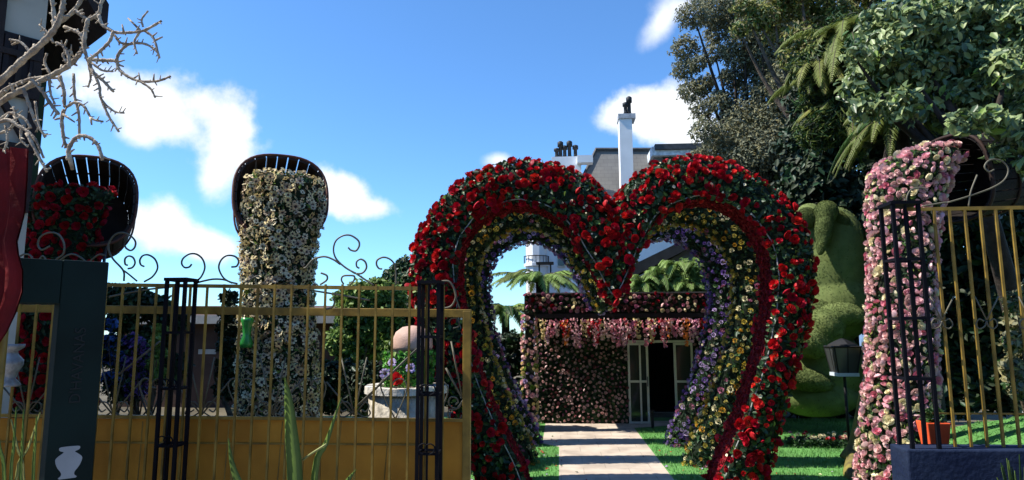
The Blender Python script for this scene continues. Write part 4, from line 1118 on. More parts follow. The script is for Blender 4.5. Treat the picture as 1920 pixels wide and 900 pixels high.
# the lower white house with a bay, in front of it, and the dark gabled roof
YV = 24.0
vs = thing('bay_house', 'white house with a rounded bay and balcony seen through the left lobe of the hearts', 'house', (P(1040, 600, YV).x, YV, 0))
vb = MB(); pbox(vb, 1018, 430, 1072, 700, YV + .6, 4); vb.build('wall', M_hwhite, vs)
bq = P(1003, 470, YV + .6); brad = 20 * YV / F; zt_ = P(1003, 448, YV).z
MB().lathe([(brad, 0), (brad, zt_), (brad * .96, zt_ + .06)], (bq.x + .05, YV + .6, 0), 10).build('bay', M_hwhite, vs)
MB().lathe([(brad * 1.2, 0), (brad * 1.2, .10)], (bq.x + .05, YV + .6, P(1003, 497, YV).z), 10).build('balcony_floor', M_hwhite, vs)
bl_ = MB()
for i in range(11):
    an = math.pi * (1 + i / 10); x, y = bq.x + .05 + brad * 1.18 * math.cos(an), YV + .6 + brad * 1.18 * math.sin(an); bl_.tube([(x, y, P(1003, 496, YV).z + .1), (x, y, P(1003, 478, YV).z)], .012, 4)
ringp = [(bq.x + .05 + brad * 1.18 * math.cos(math.pi * (1 + i / 16)), YV + .6 + brad * 1.18 * math.sin(math.pi * (1 + i / 16)), P(1003, 478, YV).z) for i in range(17)]
bl_.tube(ringp, .018, 5); bl_.build('balcony_railing', M_black, vs)
wn = MB(); pbox(wn, 1044, 455, 1060, 500, YV + .53, .06); w_ = wn.build('window', M_frame, vs)
wn = MB(); pbox(wn, 1046, 457, 1058, 498, YV + .515, .03); wn.build('pane', M_glass, w_)
YQ = 17.5
qq = P(1022, 520, YQ)
ct = thing('chimney_cowl', 'black metal flue with a flat cowl in front of the white bay house', 'flue', (qq.x, YQ, 0))
MB().lathe([(.11, 0), (.11, qq.z)], (qq.x, YQ, 0), 12).build('flue', M_black, ct, True)
MB().box((qq.x, YQ, P(1022, 494, YQ).z), (.46, .36, .05)).build('cowl', M_black, ct)
sp_ = MB()
for sx in (-.15, .15): sp_.box((qq.x + sx, YQ, (P(1022, 494, YQ).z + qq.z) / 2 - .03), (.035, .2, P(1022, 494, YQ).z - qq.z + .03))
sp_.build('cowl_bracket', M_black, ct)

YD = 20.5
M_droof = mat('dark_slate', (.035, .033, .034), .8, .3, 3)
dr = thing('slate_house', 'house with a dark slate gable sloping behind the fern mound', 'house', (P(1260, 600, YD).x, YD, 0))
r_ = MB(); a1, a2, a3, a4 = P(1180, 528, YD), P(1300, 462, YD), P(1480, 440, YD), P(1480, 560, YD)
r_.add([a1, a2, a3, a4] + [v_ + Vector((0, 3, .0)) for v_ in (a1, a2, a3, a4)], [(0, 3, 2, 1), (4, 5, 6, 7), (0, 1, 5, 4), (1, 2, 6, 5), (2, 3, 7, 6), (3, 0, 4, 7)])
r_.build('gable', mat('grey_gable', (.16, .15, .15), .85, .2, 2), dr)
rr_ = MB(); off = Vector((0, -.35, 0)); up_ = Vector((-.05, 0, .10))
f0, f1 = P(1165, 530, YD), P(1320, 452, YD)
rr_.add([f0 + off, f1 + off, f1 + off + Vector((-.03, 0, .3)), f0 + off + Vector((-.12, 0, .3)), f0 + Vector((0, 3, 0)), f1 + Vector((0, 3, 0)), f1 + Vector((-.03, 3, .3)), f0 + Vector((-.12, 3, .3))], [(0, 1, 2, 3), (4, 7, 6, 5), (0, 4, 5, 1), (3, 2, 6, 7), (1, 5, 6, 2), (0, 3, 7, 4)])
rr_.build('roof', M_droof, dr)
wq = MB(); wq.span(np.array((a1.x + .3, YD + .1, 0)), np.array((a4.x, YD + 2.9, a1.z - .01))); wq.build('wall', mat('grey_gable', (.16, .15, .15)), dr)

# low brown house at left behind the gate
YK = 17.0
bh = thing('brown_house', 'low brown walled house with pale eaves behind the gate', 'house', (P(380, 700, YK).x, YK, 0))
k_ = MB(); pbox(k_, 230, 606, 640, 780, YK, 4); k_.build('wall', mat('brown_wall', (.085, .05, .038), .9, .25, 2), bh)
k_ = MB(); pbox(k_, 222, 592, 648, 605.6, YK - .35, 4.7); k_.build('eaves', mat('pale_eaves', (.5, .47, .42), .7, .1), bh)
k_ = MB(); a1, a2 = P(224, 592, YK - .3), P(646, 592, YK - .3); rz = Vector((0, 2.6, .35))
k_.add([a1, a2, a2 + rz, a1 + rz, a1 + Vector((0, 5, 0)), a2 + Vector((0, 5, 0))], [(0, 1, 2, 3), (3, 2, 5, 4), (0, 3, 4), (1, 5, 2), (0, 4, 5, 1)]); k_.build('roof', mat('brown_tiles', (.09, .06, .05), .85, .3, 4), bh)
k_ = MB(); pbox(k_, 372, 655, 404, 664, YK - .03, .05); k_.build('ledge', mat('pale_eaves', (.5, .47, .42)), bh)
far = thing('far_house', 'tiny pale house far behind the gate beside the yellow green tree', 'house', (P(620, 640, 60).x, 60, 0))
k_ = MB(); pbox(k_, 600, 636, 640, 720, 60, 5); k_.build('wall', mat('far_wall', (.42, .40, .36), .8), far)
k_ = MB(); a1, a2 = P(594, 637, 59.6), P(646, 637, 59.6); rz = Vector((0, 3, .9))
k_.add([a1, a2, a2 + rz, a1 + rz, a1 + Vector((0, 6, 0)), a2 + Vector((0, 6, 0))], [(0, 1, 2, 3), (3, 2, 5, 4), (0, 3, 4), (1, 5, 2), (0, 4, 5, 1)]); k_.build('roof', mat('far_roof', (.25, .23, .22), .8), far)

# blue wall glimpse and the turquoise house
bw = thing('blue_shed', 'small blue walled shed glimpsed between topiary and pink column', 'shed', (P(1635, 700, 14.2).x, 14.2, 0))
k_ = MB(); pbox(k_, 1612, 432, 1655, 780, 14.2, .4); k_.build('wall', mat('blue_paint', (.18, .30, .52), .7, .25, 5), bw)
k_ = MB(); pbox(k_, 1608, 426, 1660, 431.5, 14.1, .6); k_.build('roof', M_black, bw)
YTQ = 11.9
tq = thing('turquoise_house', 'white house with turquoise gable glimpsed past the dark tub', 'house', (P(1935, 500, YTQ).x, YTQ, 0))
k_ = MB(); pbox(k_, 1897, 312, 2000, 780, YTQ, .8); k_.build('wall', mat('house_white', (.75, .78, .80), .7), tq)
k_ = MB(); pbox(k_, 1893, 291, 2000, 311.6, YTQ - .05, .9); k_.build('gable_band', mat('turquoise', (.08, .36, .40), .6, .15), tq)
k_ = MB(); pbox(k_, 1890, 262, 2000, 290.6, YTQ - .25, 1.4); k_.build('roof', M_black, tq)
k_ = MB(); pbox(k_, 1906, 341, 2000, 344, YTQ - .04, .03); k_.build('window_ledge', M_black, tq)

# half-timbered house, upper left
M_timber = mat('dark_timber', (.028, .017, .014), .7, .3, 6, bump=.3)
M_plaster = mat('cream_plaster', (.50, .46, .38), .85, .1, 2)
YO = 6.2
hc0 = P(62, 300, YO)
ht = thing('timbered_house', 'half timbered house with dark beams and deep eaves behind the bare branches', 'house', (hc0.x, YO, 0))
HX0, HY0 = hc0.x, YO                    # built square to the street first, then turned as a whole
zs = lambda y: P(62, y, YO).z
m_h = 1.0 / F * math.hypot(hc0.x, YO)   # metres per photo pixel at the wall
ev_z = zs(-62); GW = 2.2; RISE = 1.6; apx = ev_z + RISE
k_ = MB()
fp_ = [(-GW, 0), (0, 0), (0, ev_z), (-GW / 2, apx), (-GW, ev_z)]
k_.add([(HX0 + x, HY0, z) for x, z in fp_] + [(HX0 + x, HY0 + 2.4, z) for x, z in fp_], [(0, 1, 2, 3, 4), (9, 8, 7, 6, 5), (0, 5, 6, 1), (1, 6, 7, 2), (2, 7, 8, 3), (3, 8, 9, 4), (4, 9, 5, 0)])
k_.build('wall', M_plaster, ht)
k_ = MB(); nb_ = 0
def beam(a, b, w=.08):
    global nb_
    a, b = Vector((HX0 + a[0] * m_h, HY0, zs(a[1]))), Vector((HX0 + b[0] * m_h, HY0, zs(b[1]))); d_ = b - a; an = math.atan2(d_.z, d_.x); nb_ += 1
    dy = .05 + .003 * nb_
    k_.box((((a + b) / 2).x, HY0 - dy / 2, ((a + b) / 2).z), (d_.length, dy, w * .74), 0, Matrix.Rotation(-an, 3, 'Y'))
for a, b, w in (((-7, 400), (-7, 95), .10), ((-58, 620), (-58, 0), .08), ((-125, 620), (-125, -60), .08), ((-220, 116), (-2, 116), .08), ((-220, 186), (-2, 186), .09), ((-220, 282), (-2, 282), .08), ((-54, 190), (-12, 272), .08), ((-220, 10), (-40, 10), .10), ((-32, 122), (-32, 182), .06), ((-120, 110), (-64, 20), .08)): beam(a, b, w)
k_.build('timber_beams', M_timber, ht)
k_ = MB(); k_.box((HX0 - 110 * m_h, HY0 - .012, (zs(80) + zs(182)) / 2), (218 * m_h, .02, zs(80) - zs(182)))
for i in range(12): k_.box((HX0 - (14 + i * 17) * m_h, HY0 - .03, (zs(84) + zs(180)) / 2), (7 * m_h, .03, zs(84) - zs(180)))
k_.build('balcony_boards', mat('dark_boards', (.02, .013, .014), .7, .4, 8), ht)
k_ = MB(); k_.box((HX0 - 32 * m_h, HY0 + .005, (zs(122) + zs(182)) / 2), (44 * m_h, .03, zs(122) - zs(182))); k_.build('window_pane', M_glass, ht)
k_ = MB(); sl_ = RISE / (GW / 2); ox = .47; th_ = .2
for sgn, x0_ in ((1, HX0), (-1, HX0 - GW)):
    cx_ = HX0 - GW / 2
    pr = [(x0_ + sgn * ox, ev_z - ox * sl_ + .02), (cx_, apx + .02), (cx_, apx + th_ + .14), (x0_ + sgn * ox, ev_z - ox * sl_ + th_ + .14)]
    V = [(x, HY0 - .30, z) for x, z in pr] + [(x, HY0 + 2.6, z) for x, z in pr]
    Fc = [(0, 1, 2, 3), (4, 7, 6, 5), (0, 4, 5, 1), (3, 2, 6, 7), (0, 3, 7, 4), (1, 5, 6, 2)]
    k_.add(V, Fc)
k_.build('roof', M_timber, ht)
ht.rotation_euler = (0, 0, R(54))

# ================================================================== STONE WELL WITH FLOWER POT
YWL = 7.75
mw = YWL / F
wq = P(748, 760, YWL)
M_stone = mat('carved_stone', (.50, .45, .36), .9, 0, 9, bump=1.0, bscale=28, col2=(.22, .20, .16))
we = thing('stone_well', 'round carved stone well with pale coping stones behind the gate', 'well', (wq.x, YWL + .4, 0))
rw = 76 * mw; zr = P(757, 742, YWL).z
MB().lathe([(rw * .98, 0), (rw * .95, zr * .5), (rw * .97, zr)], (wq.x, YWL + .4, 0), 28).build('well_wall', M_stone, we, True)
kk = MB(); rs_ = random.Random(4)
for i in range(18):
    a0 = 2 * math.pi * i / 18; a1 = 2 * math.pi * (i + .93) / 18; V = []
    dz = rs_.uniform(-.008, .012)
    for r_0, z0 in ((rw * .72, zr + .003), (rw * 1.07, zr + .003), (rw * 1.07, zr + .085 + dz), (rw * .72, zr + .085 + dz)):
        for a in (a0, (a0 + a1) / 2, a1): V.append((wq.x + r_0 * math.cos(a), YWL + .4 + r_0 * math.sin(a), z0))
    Fc = []
    for j in range(4):
        for s in range(2): Fc.append((j * 3 + s, j * 3 + s + 1, ((j + 1) % 4) * 3 + s + 1, ((j + 1) % 4) * 3 + s))
    Fc += [(0, 3, 6, 9), (2, 11, 8, 5)]; kk.add(V, Fc)
kk.build('coping_stones', mat('pale_coping', (.62, .58, .50), .85, .15, 12, bump=.6), we)
fb = thing('flower_basket', 'leafy flower basket under a pinkish dome standing on the stone well', 'flower basket', (wq.x, YWL + .4, zr + .09))
rk = 46 * mw; z1_, z2_ = zr + .09, P(757, 660, YWL).z
MB().lathe([(rk * .8, 0), (rk, (z2_ - z1_) * .5), (rk * 1.03, z2_ - z1_)], (wq.x + .02, YWL + .4, z1_), 20).build('basket', M_core, fb, True)
n = 1500; a = rng.uniform(0, 6.28, n); zz = rng.uniform(z1_, z2_, n); rr = rk * (.9 + .14 * (zz - z1_) / (z2_ - z1_)) + .02
pp = np.stack([wq.x + .02 + rr * np.cos(a), YWL + .4 + rr * np.sin(a), zz], 1); nv = np.stack([np.cos(a), np.sin(a), np.full(n, .3)], 1)
V1, Q1 = leaf_batch(pp, nv, .07, .55, .6); o = fast('basket_leaves', V1, Q1, [mat('leaf_fresh', (.10, .36, .04), .5, .3, 4, trans=.2), M_leaf_lime, M_leaf_mid], fb, np.tile(rng.choice(3, n, p=(.6, .15, .25)), 2)); o['kind'] = 'stuff'
fp = np.array([P(744, 712, YWL - .05), P(735, 680, YWL - .0), P(770, 690, YWL), P(785, 728, YWL + .05), P(722, 700, YWL + .08)]); fn = np.tile((0., -1., .3), (5, 1))
flowers(fb, 'basket_flower', 'basket_flowers', fp[:1], fn[:1], ROSES, [M_scarlet], [1], .16, .1)
flowers(fb, 'basket_flower', 'basket_flowers', fp[1:], fn[1:], DAISY, [M_white, M_lilac], [1, 1], .11, .2, eye=M_eye)
MB().lathe([(.02, -.02), (38 * mw, -.0), (40 * mw, .04), (39 * mw, .13), (33 * mw, .22), (20 * mw, .28), (.005, .30)], (wq.x + .06, YWL + .4, z2_ + .01), 24).build('dome', mat('pink_dome', (.52, .34, .27), .6, .15, 6, bump=.2), fb, True)

# ================================================================== GATE, FENCES, POSTS
M_ygate = mat('yellow_paint', (.26, .165, .028), .5, .38, 7, bump=.06, bscale=25, spec=.4)
M_ypanel = mat('yellow_panel_paint', (.58, .27, .032), .6, 0, 2.4, bump=.2, bscale=14, spec=.2, col2=(.40, .175, .02), detail=10)
M_blackiron = mat('black_iron', (.004, .0045, .008), .65, .3, spec=.12)
M_scroll = mat('scroll_iron', (.12, .11, .075), .5, .25, 4, spec=.3)
M_navy = mat('navy_paint', (.016, .026, .056), .75, 0, 5, bump=.6, bscale=25, spec=.15, col2=(.008, .015, .042), detail=9)
YGT = 5.25
YFE = 5.12

def Z(lst, ox, oy, s): return [(ox + x / s, oy + y / s) for x, y in lst]
def wire(par, pts, Y, r=.006, m=None, name='scroll', n=6, k=6):
    path = smooth_path([P(x, y, Y) for x, y in pts], n)
    return MB().tube(path, r, k).build(name, m or M_scroll, par, True)

gate = thing('sliding_gate', 'yellow sliding gate with a solid lower panel and curled ironwork', 'gate', (P(440, 880, YGT).x, YGT, 0))
def rail(mb, a, b, Y, h, d):
    a, b = P(*a, Y), P(*b, Y); d_ = b - a; an = math.atan2(d_.z, d_.x); c_ = (a + b) / 2
    mb.box(c_, (d_.length, d, h * Y / F), 0, Matrix.Rotation(-an, 3, 'Y'))
k_ = MB(); rail(k_, (-60, 577), (884, 588), YGT, 15, .045)
a, b = P(876, 588, YGT), P(892, 1010, YGT)
k_.box(((a.x + .0), YGT, (a.z + 0.04) / 2 + .03), (.062, .05, a.z - .06))
k_.build('frame', M_ygate, gate, False, .004)
k_ = MB(); a, b = P(-60, 780, YGT), P(872, 788, YGT)
k_.box(((a.x + b.x) / 2, YGT + .005, (b.z + .12) / 2), (b.x - a.x, .02, b.z - .12))
k_.build('panel', M_ypanel, gate)
k_ = MB(); rail(k_, (-60, 778), (872, 788), YGT - .012, 6, .03); k_.build('panel_rail', M_ygate, gate)
k_ = MB(); rail(k_, (-60, 828), (790, 834), YGT - .008, 3, .012)
for x in (112, 268, 430, 530, 640, 730): k_.bar(P(x, 790, YGT - .004), P(x - 10, 905, YGT - .004), .006)
k_.build('panel_beading', M_ygate, gate)
# fan-and-scroll motif above the panel, repeated
for bx in (50, 212, 378, 512, 664):
    for (dx, dy, r_) in ((-52, -62, .007), (-24, -108, .006), (24, -108, .006), (56, -68, .007)):
        wire(gate, [(bx, 778), (bx + dx, 778 + dy)], YGT - .01, r_, name='fan_rod')
    wire(gate, [(bx + 78, 784), (bx + 96, 740), (bx + 98, 720), (bx + 88, 710), (bx + 76, 714), (bx + 72, 724), (bx + 80, 728)], YGT - .01)
    wire(gate, [(bx + 76, 784), (bx + 54, 738), (bx + 50, 720), (bx + 58, 710), (bx + 70, 713), (bx + 70, 722)], YGT - .01)
    for s in (-1, 1):
        wire(gate, [(bx + s * 2, 770), (bx + s * 10, 756), (bx + s * 22, 754), (bx + s * 28, 762), (bx + s * 22, 772), (bx + s * 14, 768)], YGT - .01)
        wire(gate, [(bx + s * 2, 772), (bx + s * 20, 782), (bx + s * 30, 776), (bx + s * 28, 768)], YGT - .01)
wire(gate, [(663, 768), (795, 642)], YGT - .012, .009, name='fan_rod'); wire(gate, [(220, 704), (300, 640)], YGT - .012, .008, name='fan_rod')
wire(gate, [(866, 746), (836, 690)], YGT - .01, .008, name='fan_rod'); wire(gate, [(866, 742), (846, 640)], YGT - .01, .007, name='fan_rod')
wire(gate, Z([(1205, 230), (1170, 290), (1120, 290), (1085, 250), (1100, 205), (1145, 205), (1165, 240), (1140, 265)], 600, 700, 4.5), YGT - .01, .0065)
wire(gate, Z([(1205, 230), (1150, 300), (1090, 310), (1085, 370), (1130, 400), (1185, 380), (1195, 350)], 600, 700, 4.5), YGT - .01, .0065)
wire(gate, Z([(1015, 310), (1060, 220), (1080, 130), (1050, 80), (1010, 75)], 600, 700, 4.5), YGT - .01, .0065)
wire(gate, Z([(1185, 800), (1230, 780), (1215, 725), (1170, 725), (1150, 755)], 560, 420, 4.091), YGT - .01, .006)
wire(gate, Z([(1085, 440), (1150, 440), (1190, 490), (1205, 560), (1170, 630), (1100, 650)], 560, 420, 4.091), YGT - .01, .008)
wire(gate, Z([(1190, 490), (1205, 560), (1235, 650)], 560, 420, 4.091), YGT - .01, .006)

fen = thing('scrolled_fence', 'yellow iron fence of thin bars topped with curled scrolls in front of the gate', 'fence', (P(440, 880, YFE).x, YFE, 0))
k_ = MB(); rail(k_, (-60, 531), (790, 541), YFE, 7, .02); k_.build('top_rail', M_ygate, fen)
for i in range(28):
    px = -24 + i * 31.6
    t_ = P(px + 3, 533, YFE); 
    MB().box((t_.x, YFE - .004, (t_.z + .04) / 2), (.0155, .0155, t_.z - .04)).build('bar', M_ygate, fen)
SC = []
z5 = lambda l: Z(l, 120, 400, 4.092)
z6 = lambda l: Z(l, 560, 420, 4.091)
z3 = lambda l: Z(l, 0, 260, 3.0)
SC += [z5([(460, 520), (455, 440), (380, 355), (345, 290), (345, 230), (385, 170), (440, 148), (500, 165), (545, 210), (545, 255), (515, 285), (480, 270), (465, 245)]), z5([(560, 520), (500, 470), (460, 440)]),
       z5([(490, 425), (525, 415), (545, 380), (530, 340), (495, 328), (468, 350), (470, 390), (488, 398)]), z5([(615, 525), (680, 485), (718, 420), (700, 355), (650, 320), (605, 325), (582, 360), (590, 395), (615, 408)]),
       z5([(1000, 530), (1050, 490), (1080, 420), (1065, 355), (1020, 315), (965, 312), (915, 345), (903, 385), (925, 415), (960, 412), (980, 390)]), z5([(1330, 540), (1270, 525), (1220, 490), (1188, 420), (1205, 360), (1250, 325), (1310, 330), (1340, 365), (1325, 405), (1285, 412)]),
       z5([(1010, 535), (1080, 517), (1150, 505), (1230, 510), (1290, 535)]), z5([(1410, 535), (1440, 500), (1490, 480)]), z5([(345, 640), (600, 590), (820, 565)]),
       z6([(440, 380), (360, 335), (290, 270), (267, 200), (285, 130), (340, 90), (400, 88), (455, 125), (465, 165), (440, 205), (400, 200), (380, 180)]), z6([(400, 360), (440, 380), (490, 375), (520, 335), (510, 290), (475, 270), (445, 290), (445, 325), (465, 340)]),
       z6([(575, 470), (500, 420), (440, 380)]), z6([(390, 470), (425, 430), (425, 400), (385, 395), (340, 400), (328, 430), (345, 462)]), z6([(40, 340), (60, 330), (110, 275), (190, 250), (260, 270), (320, 310)]), z6([(165, 465), (215, 430), (215, 395), (170, 375)]),
       z6([(745, 470), (745, 370), (735, 310), (700, 270), (650, 255), (605, 275), (597, 310), (615, 340), (640, 345)]), z6([(115, 512), (350, 550), (545, 585)]), z6([(200, 655), (255, 640), (275, 600), (262, 570)]),
       z3([(300, 800), (310, 690), (355, 650), (360, 590), (330, 540), (280, 528), (230, 550), (213, 595), (235, 625), (280, 605)]), z3([(330, 690), (380, 655), (430, 655), (490, 705), (490, 800)]), z3([(490, 705), (550, 655), (590, 655)]), z3([(100, 670), (140, 650), (180, 672), (190, 800)]), z3([(215, 690), (240, 660), (265, 690)])]
for s_ in SC: wire(fen, s_, YFE, .0075)

def lattice_post(label, px, py_top, Y, w, z0, scroll=True):
    q = P(px, py_top, Y)
    t = thing('lattice_post', label, 'gate post', (q.x, Y, z0), 'black iron lattice posts')
    h = w / 2; H = q.z
    for sx in (-1, 1):
        for sy in (-1, 1): MB().box((q.x + sx * (h - .012), Y + sy * (h - .012), (z0 + H - .025) / 2), (.024, .024, H - .025 - z0)).build('upright', M_blackiron, t)
    MB().box((q.x, Y, H - .012), (w + .012, w + .012, .024)).build('top_plate', M_blackiron, t)
    k = MB(); zz = H - .42; 
    while zz > z0 + .1:
        for sy in (-1, 1): k.box((q.x, Y + sy * (h - .012), zz), (w - .05, .02, .02))
        for sx in (-1, 1): k.box((q.x + sx * (h - .012), Y, zz), (.02, w - .018, .018))
        k.build('rung', M_blackiron, t); k = MB()
        zz -= .42
    # thin centre bars and small curls
    MB().box((q.x, Y - h + .014, (z0 + H) / 2), (.014, .012, H - z0 - .06)).build('centre_bar', M_blackiron, t)
    if scroll:
        zc = H - .80
        while zc > z0 + .05:
            for s in (-1, 1):
                pts = [Vector((q.x + s * r * math.cos(a), Y - h - .006, zc + r * math.sin(a))) + Vector((s * .015, 0, 0)) for r, a in ((.042, -1.5), (.044, -.6), (.044, .3), (.036, 1.2), (.028, 2.2), (.022, 3.2), (.016, 4.4))]
                MB().tube(smooth_path(pts, 4), .005, 5).build('scroll', M_blackiron, t, True)
            zc -= .42
    return t
lattice_post('black lattice post between the green sign and the white flower column', 341, 522, YFE - .1, .17, 0.0)
lattice_post('black lattice post in front of the red heart at the gate end', 808, 527, YFE - .1, .17, 0.0)

# right-hand wall, fence and post
YRW = 5.0
zwl = P(1800, 838, YRW).z
wl_ = MB(); xa = P(1702, 860, YRW - .12).x
wl_.span(np.array((xa, YRW - .12, 0)), np.array((xa + 3.4, YRW + .13, zwl)))
wall = tag(wl_.build('low_wall', M_navy, None, False, .012), 'low navy blue painted wall under the barred fence', 'wall')
lattice_post('tall black lattice post on the navy wall before the pink column', 1685, 381, YRW, .20, zwl, False)
rfn = thing('barred_fence', 'fence of plain yellow bars standing on the navy blue wall', 'fence', (P(1830, 838, YRW).x, YRW, zwl))
zt_ = P(1800, 391, YRW).z
xs0 = P(1716, 391, YRW).x
MB().span(np.array((xs0 - .06, YRW - .01, zt_ - .012)), np.array((xs0 + 2.6, YRW + .012, zt_ + .012))).build('top_rail', M_ygate, rfn)
zl_ = P(1830, 776, YRW).z
MB().span(np.array((xs0 - .0, YRW + .010, zl_ - .006)), np.array((xs0 + 2.6, YRW + .02, zl_ + .006))).build('lower_rail', M_ygate, rfn)
sx_ = 26.8 * YRW / F
for i in range(18):
    x = xs0 + .02 + i * sx_
    MB().box((x, YRW - .003, (zwl + zt_ - .013) / 2 + .001), (.017, .017, zt_ - .013 - zwl)).build('bar', M_ygate, rfn)
for bx in (1766, 1850, 1932):
    for s in (-1, 1):
        wire(rfn, [(bx, 600), (bx + s * 22, 556)], YRW - .012, .005, name='fan_rod')
        wire(rfn, [(bx, 602), (bx + s * 4, 612), (bx + s * 14, 616), (bx + s * 20, 608), (bx + s * 14, 598), (bx + s * 5, 602)], YRW - .012, .005)
for s_ in (Z([(540, 350), (640, 320), (750, 280), (810, 240), (825, 190), (790, 152), (740, 150), (715, 180), (735, 205), (760, 195)], 1560, 240, 2.5), Z([(360, 365), (350, 330), (370, 290), (420, 280), (450, 300)], 1560, 240, 2.5), Z([(640, 370), (650, 300), (680, 220)], 1560, 240, 2.5), Z([(420, 368), (520, 350), (540, 350)], 1560, 240, 2.5)):
    wire(rfn, s_, YRW, .006)
pt_ = P(1744, 838, YRW + .45)
pl = thing('flower_pot', 'square orange red flower pot beside the lattice post on the wall', 'pot', (pt_.x, YRW + .5, 0))
MB().span(np.array((pt_.x - .10, YRW + .3, 0)), np.array((pt_.x + .08, YRW + .46, zwl - .12))).build('plinth', M_navy, pl)
kk = MB(); zz0, zz1 = zwl - .115, P(1744, 790, YRW + .4).z
kk.add([(pt_.x + sx * r_, YRW + .38 + sy * r_, z_) for z_, r_ in ((zz0, .06), (zz1, .085)) for sx, sy in ((-1, -1), (1, -1), (1, 1), (-1, 1))], [(3, 2, 1, 0), (0, 1, 5, 4), (1, 2, 6, 5), (2, 3, 7, 6), (3, 0, 4, 7), (4, 5, 6, 7)])
kk.build('pot', mat('orange_pot', (.75, .10, .03), .45, .2, 6), pl, False, .006)
n = 150; V1, Q1 = leaf_batch(np.stack([pt_.x + rng.uniform(-.07, .07, n), YRW + .38 + rng.uniform(-.07, .07, n), zz1 + rng.uniform(0, .09, n)], 1), np.tile((0, 0, 1.), (n, 1)), .05, .4, .9)
fast('plant', V1, Q1, M_leaf_mid, pl)
sl = px_ground(1636, 908)
spt = thing('ground_spotlight', 'black ground spotlight at the foot of the pink column', 'spotlight', (sl.x - .02, sl.y - .3, 0))
MB().lathe([(.10, 0), (.12, .12), (.12, .2), (.10, .205)], spt.location, 16).build('housing', M_black, spt, True)
MB().lathe([(.118, 0), (.10, .012), (.0, .014)], (spt.location.x, spt.location.y, .207), 16).build('lens', M_glass, spt, True)

# ================================================================== GREEN SIGN FRAME
YS = 4.5
M_sign = mat('dark_green_paint', (.005, .017, .015), .6, .25, 2, bump=.08, bscale=20, spec=.2)
M_signtxt = mat('sign_letters', (.013, .018, .02), .5, .1)
M_emblem = mat('sign_emblem', (.42, .43, .44), .6, .08)
sg = thing('green_sign', 'dark green sign frame with vertical lettering and a pale vase emblem', 'sign', (P(150, 700, YS).x, YS, 0))
sgc = P(150, 700, YS); lx0, lx1 = sgc.x - .155, sgc.x + .125; zt_ = P(120, 490, YS).z; zb2 = P(80, 571, YS).z
k_ = MB(); k_.span(np.array((lx0, YS, 0)), np.array((lx1, YS + .22, zt_))); leg = k_.build('post', M_sign, sg, False, .008)
k_ = MB(); k_.span(np.array((lx0 - .75, YS + .003, zb2)), np.array((lx0 - .001, YS + .217, zt_ - .003))); k_.build('lintel', M_sign, sg, False, .006)
def text(s, loc, size, m, par, rot=(R(90), 0, 0), ext=.003, name='lettering', align='CENTER'):
    cu = bpy.data.curves.new(name, 'FONT'); cu.body = s; cu.size = size; cu.extrude = ext; cu.align_x = align; cu.align_y = 'CENTER'
    tmp = bpy.data.objects.new('tmp', cu); COL.objects.link(tmp)
    dg = bpy.context.evaluated_depsgraph_get(); me = bpy.data.meshes.new_from_object(tmp.evaluated_get(dg))
    bpy.data.objects.remove(tmp)
    me.materials.clear(); me.materials.append(m)
    o = bpy.data.objects.new(name, me); COL.objects.link(o); o.parent = par; o.location = Vector(loc) - wpos(par); o.rotation_euler = rot
    return o
xc = (lx0 + lx1) / 2
tz = (P(150, 615, YS).z + P(150, 755, YS).z) / 2; tl = P(150, 615, YS).z - P(150, 755, YS).z
tx_ = text("D'HAVANAS", (xc, YS - .003, tz), .105, M_signtxt, sg, (R(90), R(-90), 0))
s_ = tl / max(tx_.dimensions.x, .01); tx_.scale = (s_, s_, 1)
def vase_plate(name, cx, cz, hh, y, m, par, th=.012):
    prof = [(-.5, .26), (-.46, .30), (-.40, .22), (-.3, .22), (-.15, .34), (.02, .42), (.15, .42), (.26, .28), (.33, .18), (.38, .30), (.44, .34), (.5, .26)]
    pts = [(cx + w * hh * .85, cz + t * hh) for t, w in prof] + [(cx - w * hh * .85, cz + t * hh) for t, w in reversed(prof)]
    pts = [(p_.x, p_.y) for p_ in smooth_path([Vector((x, z, 0)) for x, z in pts], 3)]
    k = len(pts); kb = MB(); kb.add([(x, y, z) for x, z in pts] + [(x, y + th, z) for x, z in pts], [tuple(range(k)), tuple(range(2 * k - 1, k - 1, -1))] + [(i, i + k, (i + 1) % k + k, (i + 1) % k) for i in range(k)])
    return kb.build(name, m, par)
ev = Vector((xc - .01, YS, P(131, 866, YS).z)); vh = P(131, 836, YS).z - P(131, 896, YS).z
vase_plate('vase_emblem', ev.x, ev.z, vh, YS - .006, M_emblem, sg, .005)
sg.rotation_euler = (0, 0, R(46))
gv = P(47, 683, YGT - .06)
vt = thing('vase_ornament', 'grey vase shaped metal ornament fixed on the gate bars', 'ornament', (gv.x, YGT - .06, gv.z))
hh = P(47, 645, YGT - .06).z - P(47, 722, YGT - .06).z
MB().lathe([(hh * .2 * 1.1, -hh / 2), (hh * .24, -hh * .46), (hh * .12, -hh * .32), (hh * .16, -hh * .18), (hh * .25, 0), (hh * .25, hh * .12), (hh * .12, hh * .27), (hh * .12, hh * .33), (hh * .24, hh * .42), (hh * .25, hh * .5)], (gv.x, YFE - .07, gv.z), 16).build('vase_body', mat('grey_metal', (.36, .37, .38), .4, .25, 20, bump=.4, metal=.3), vt, True)

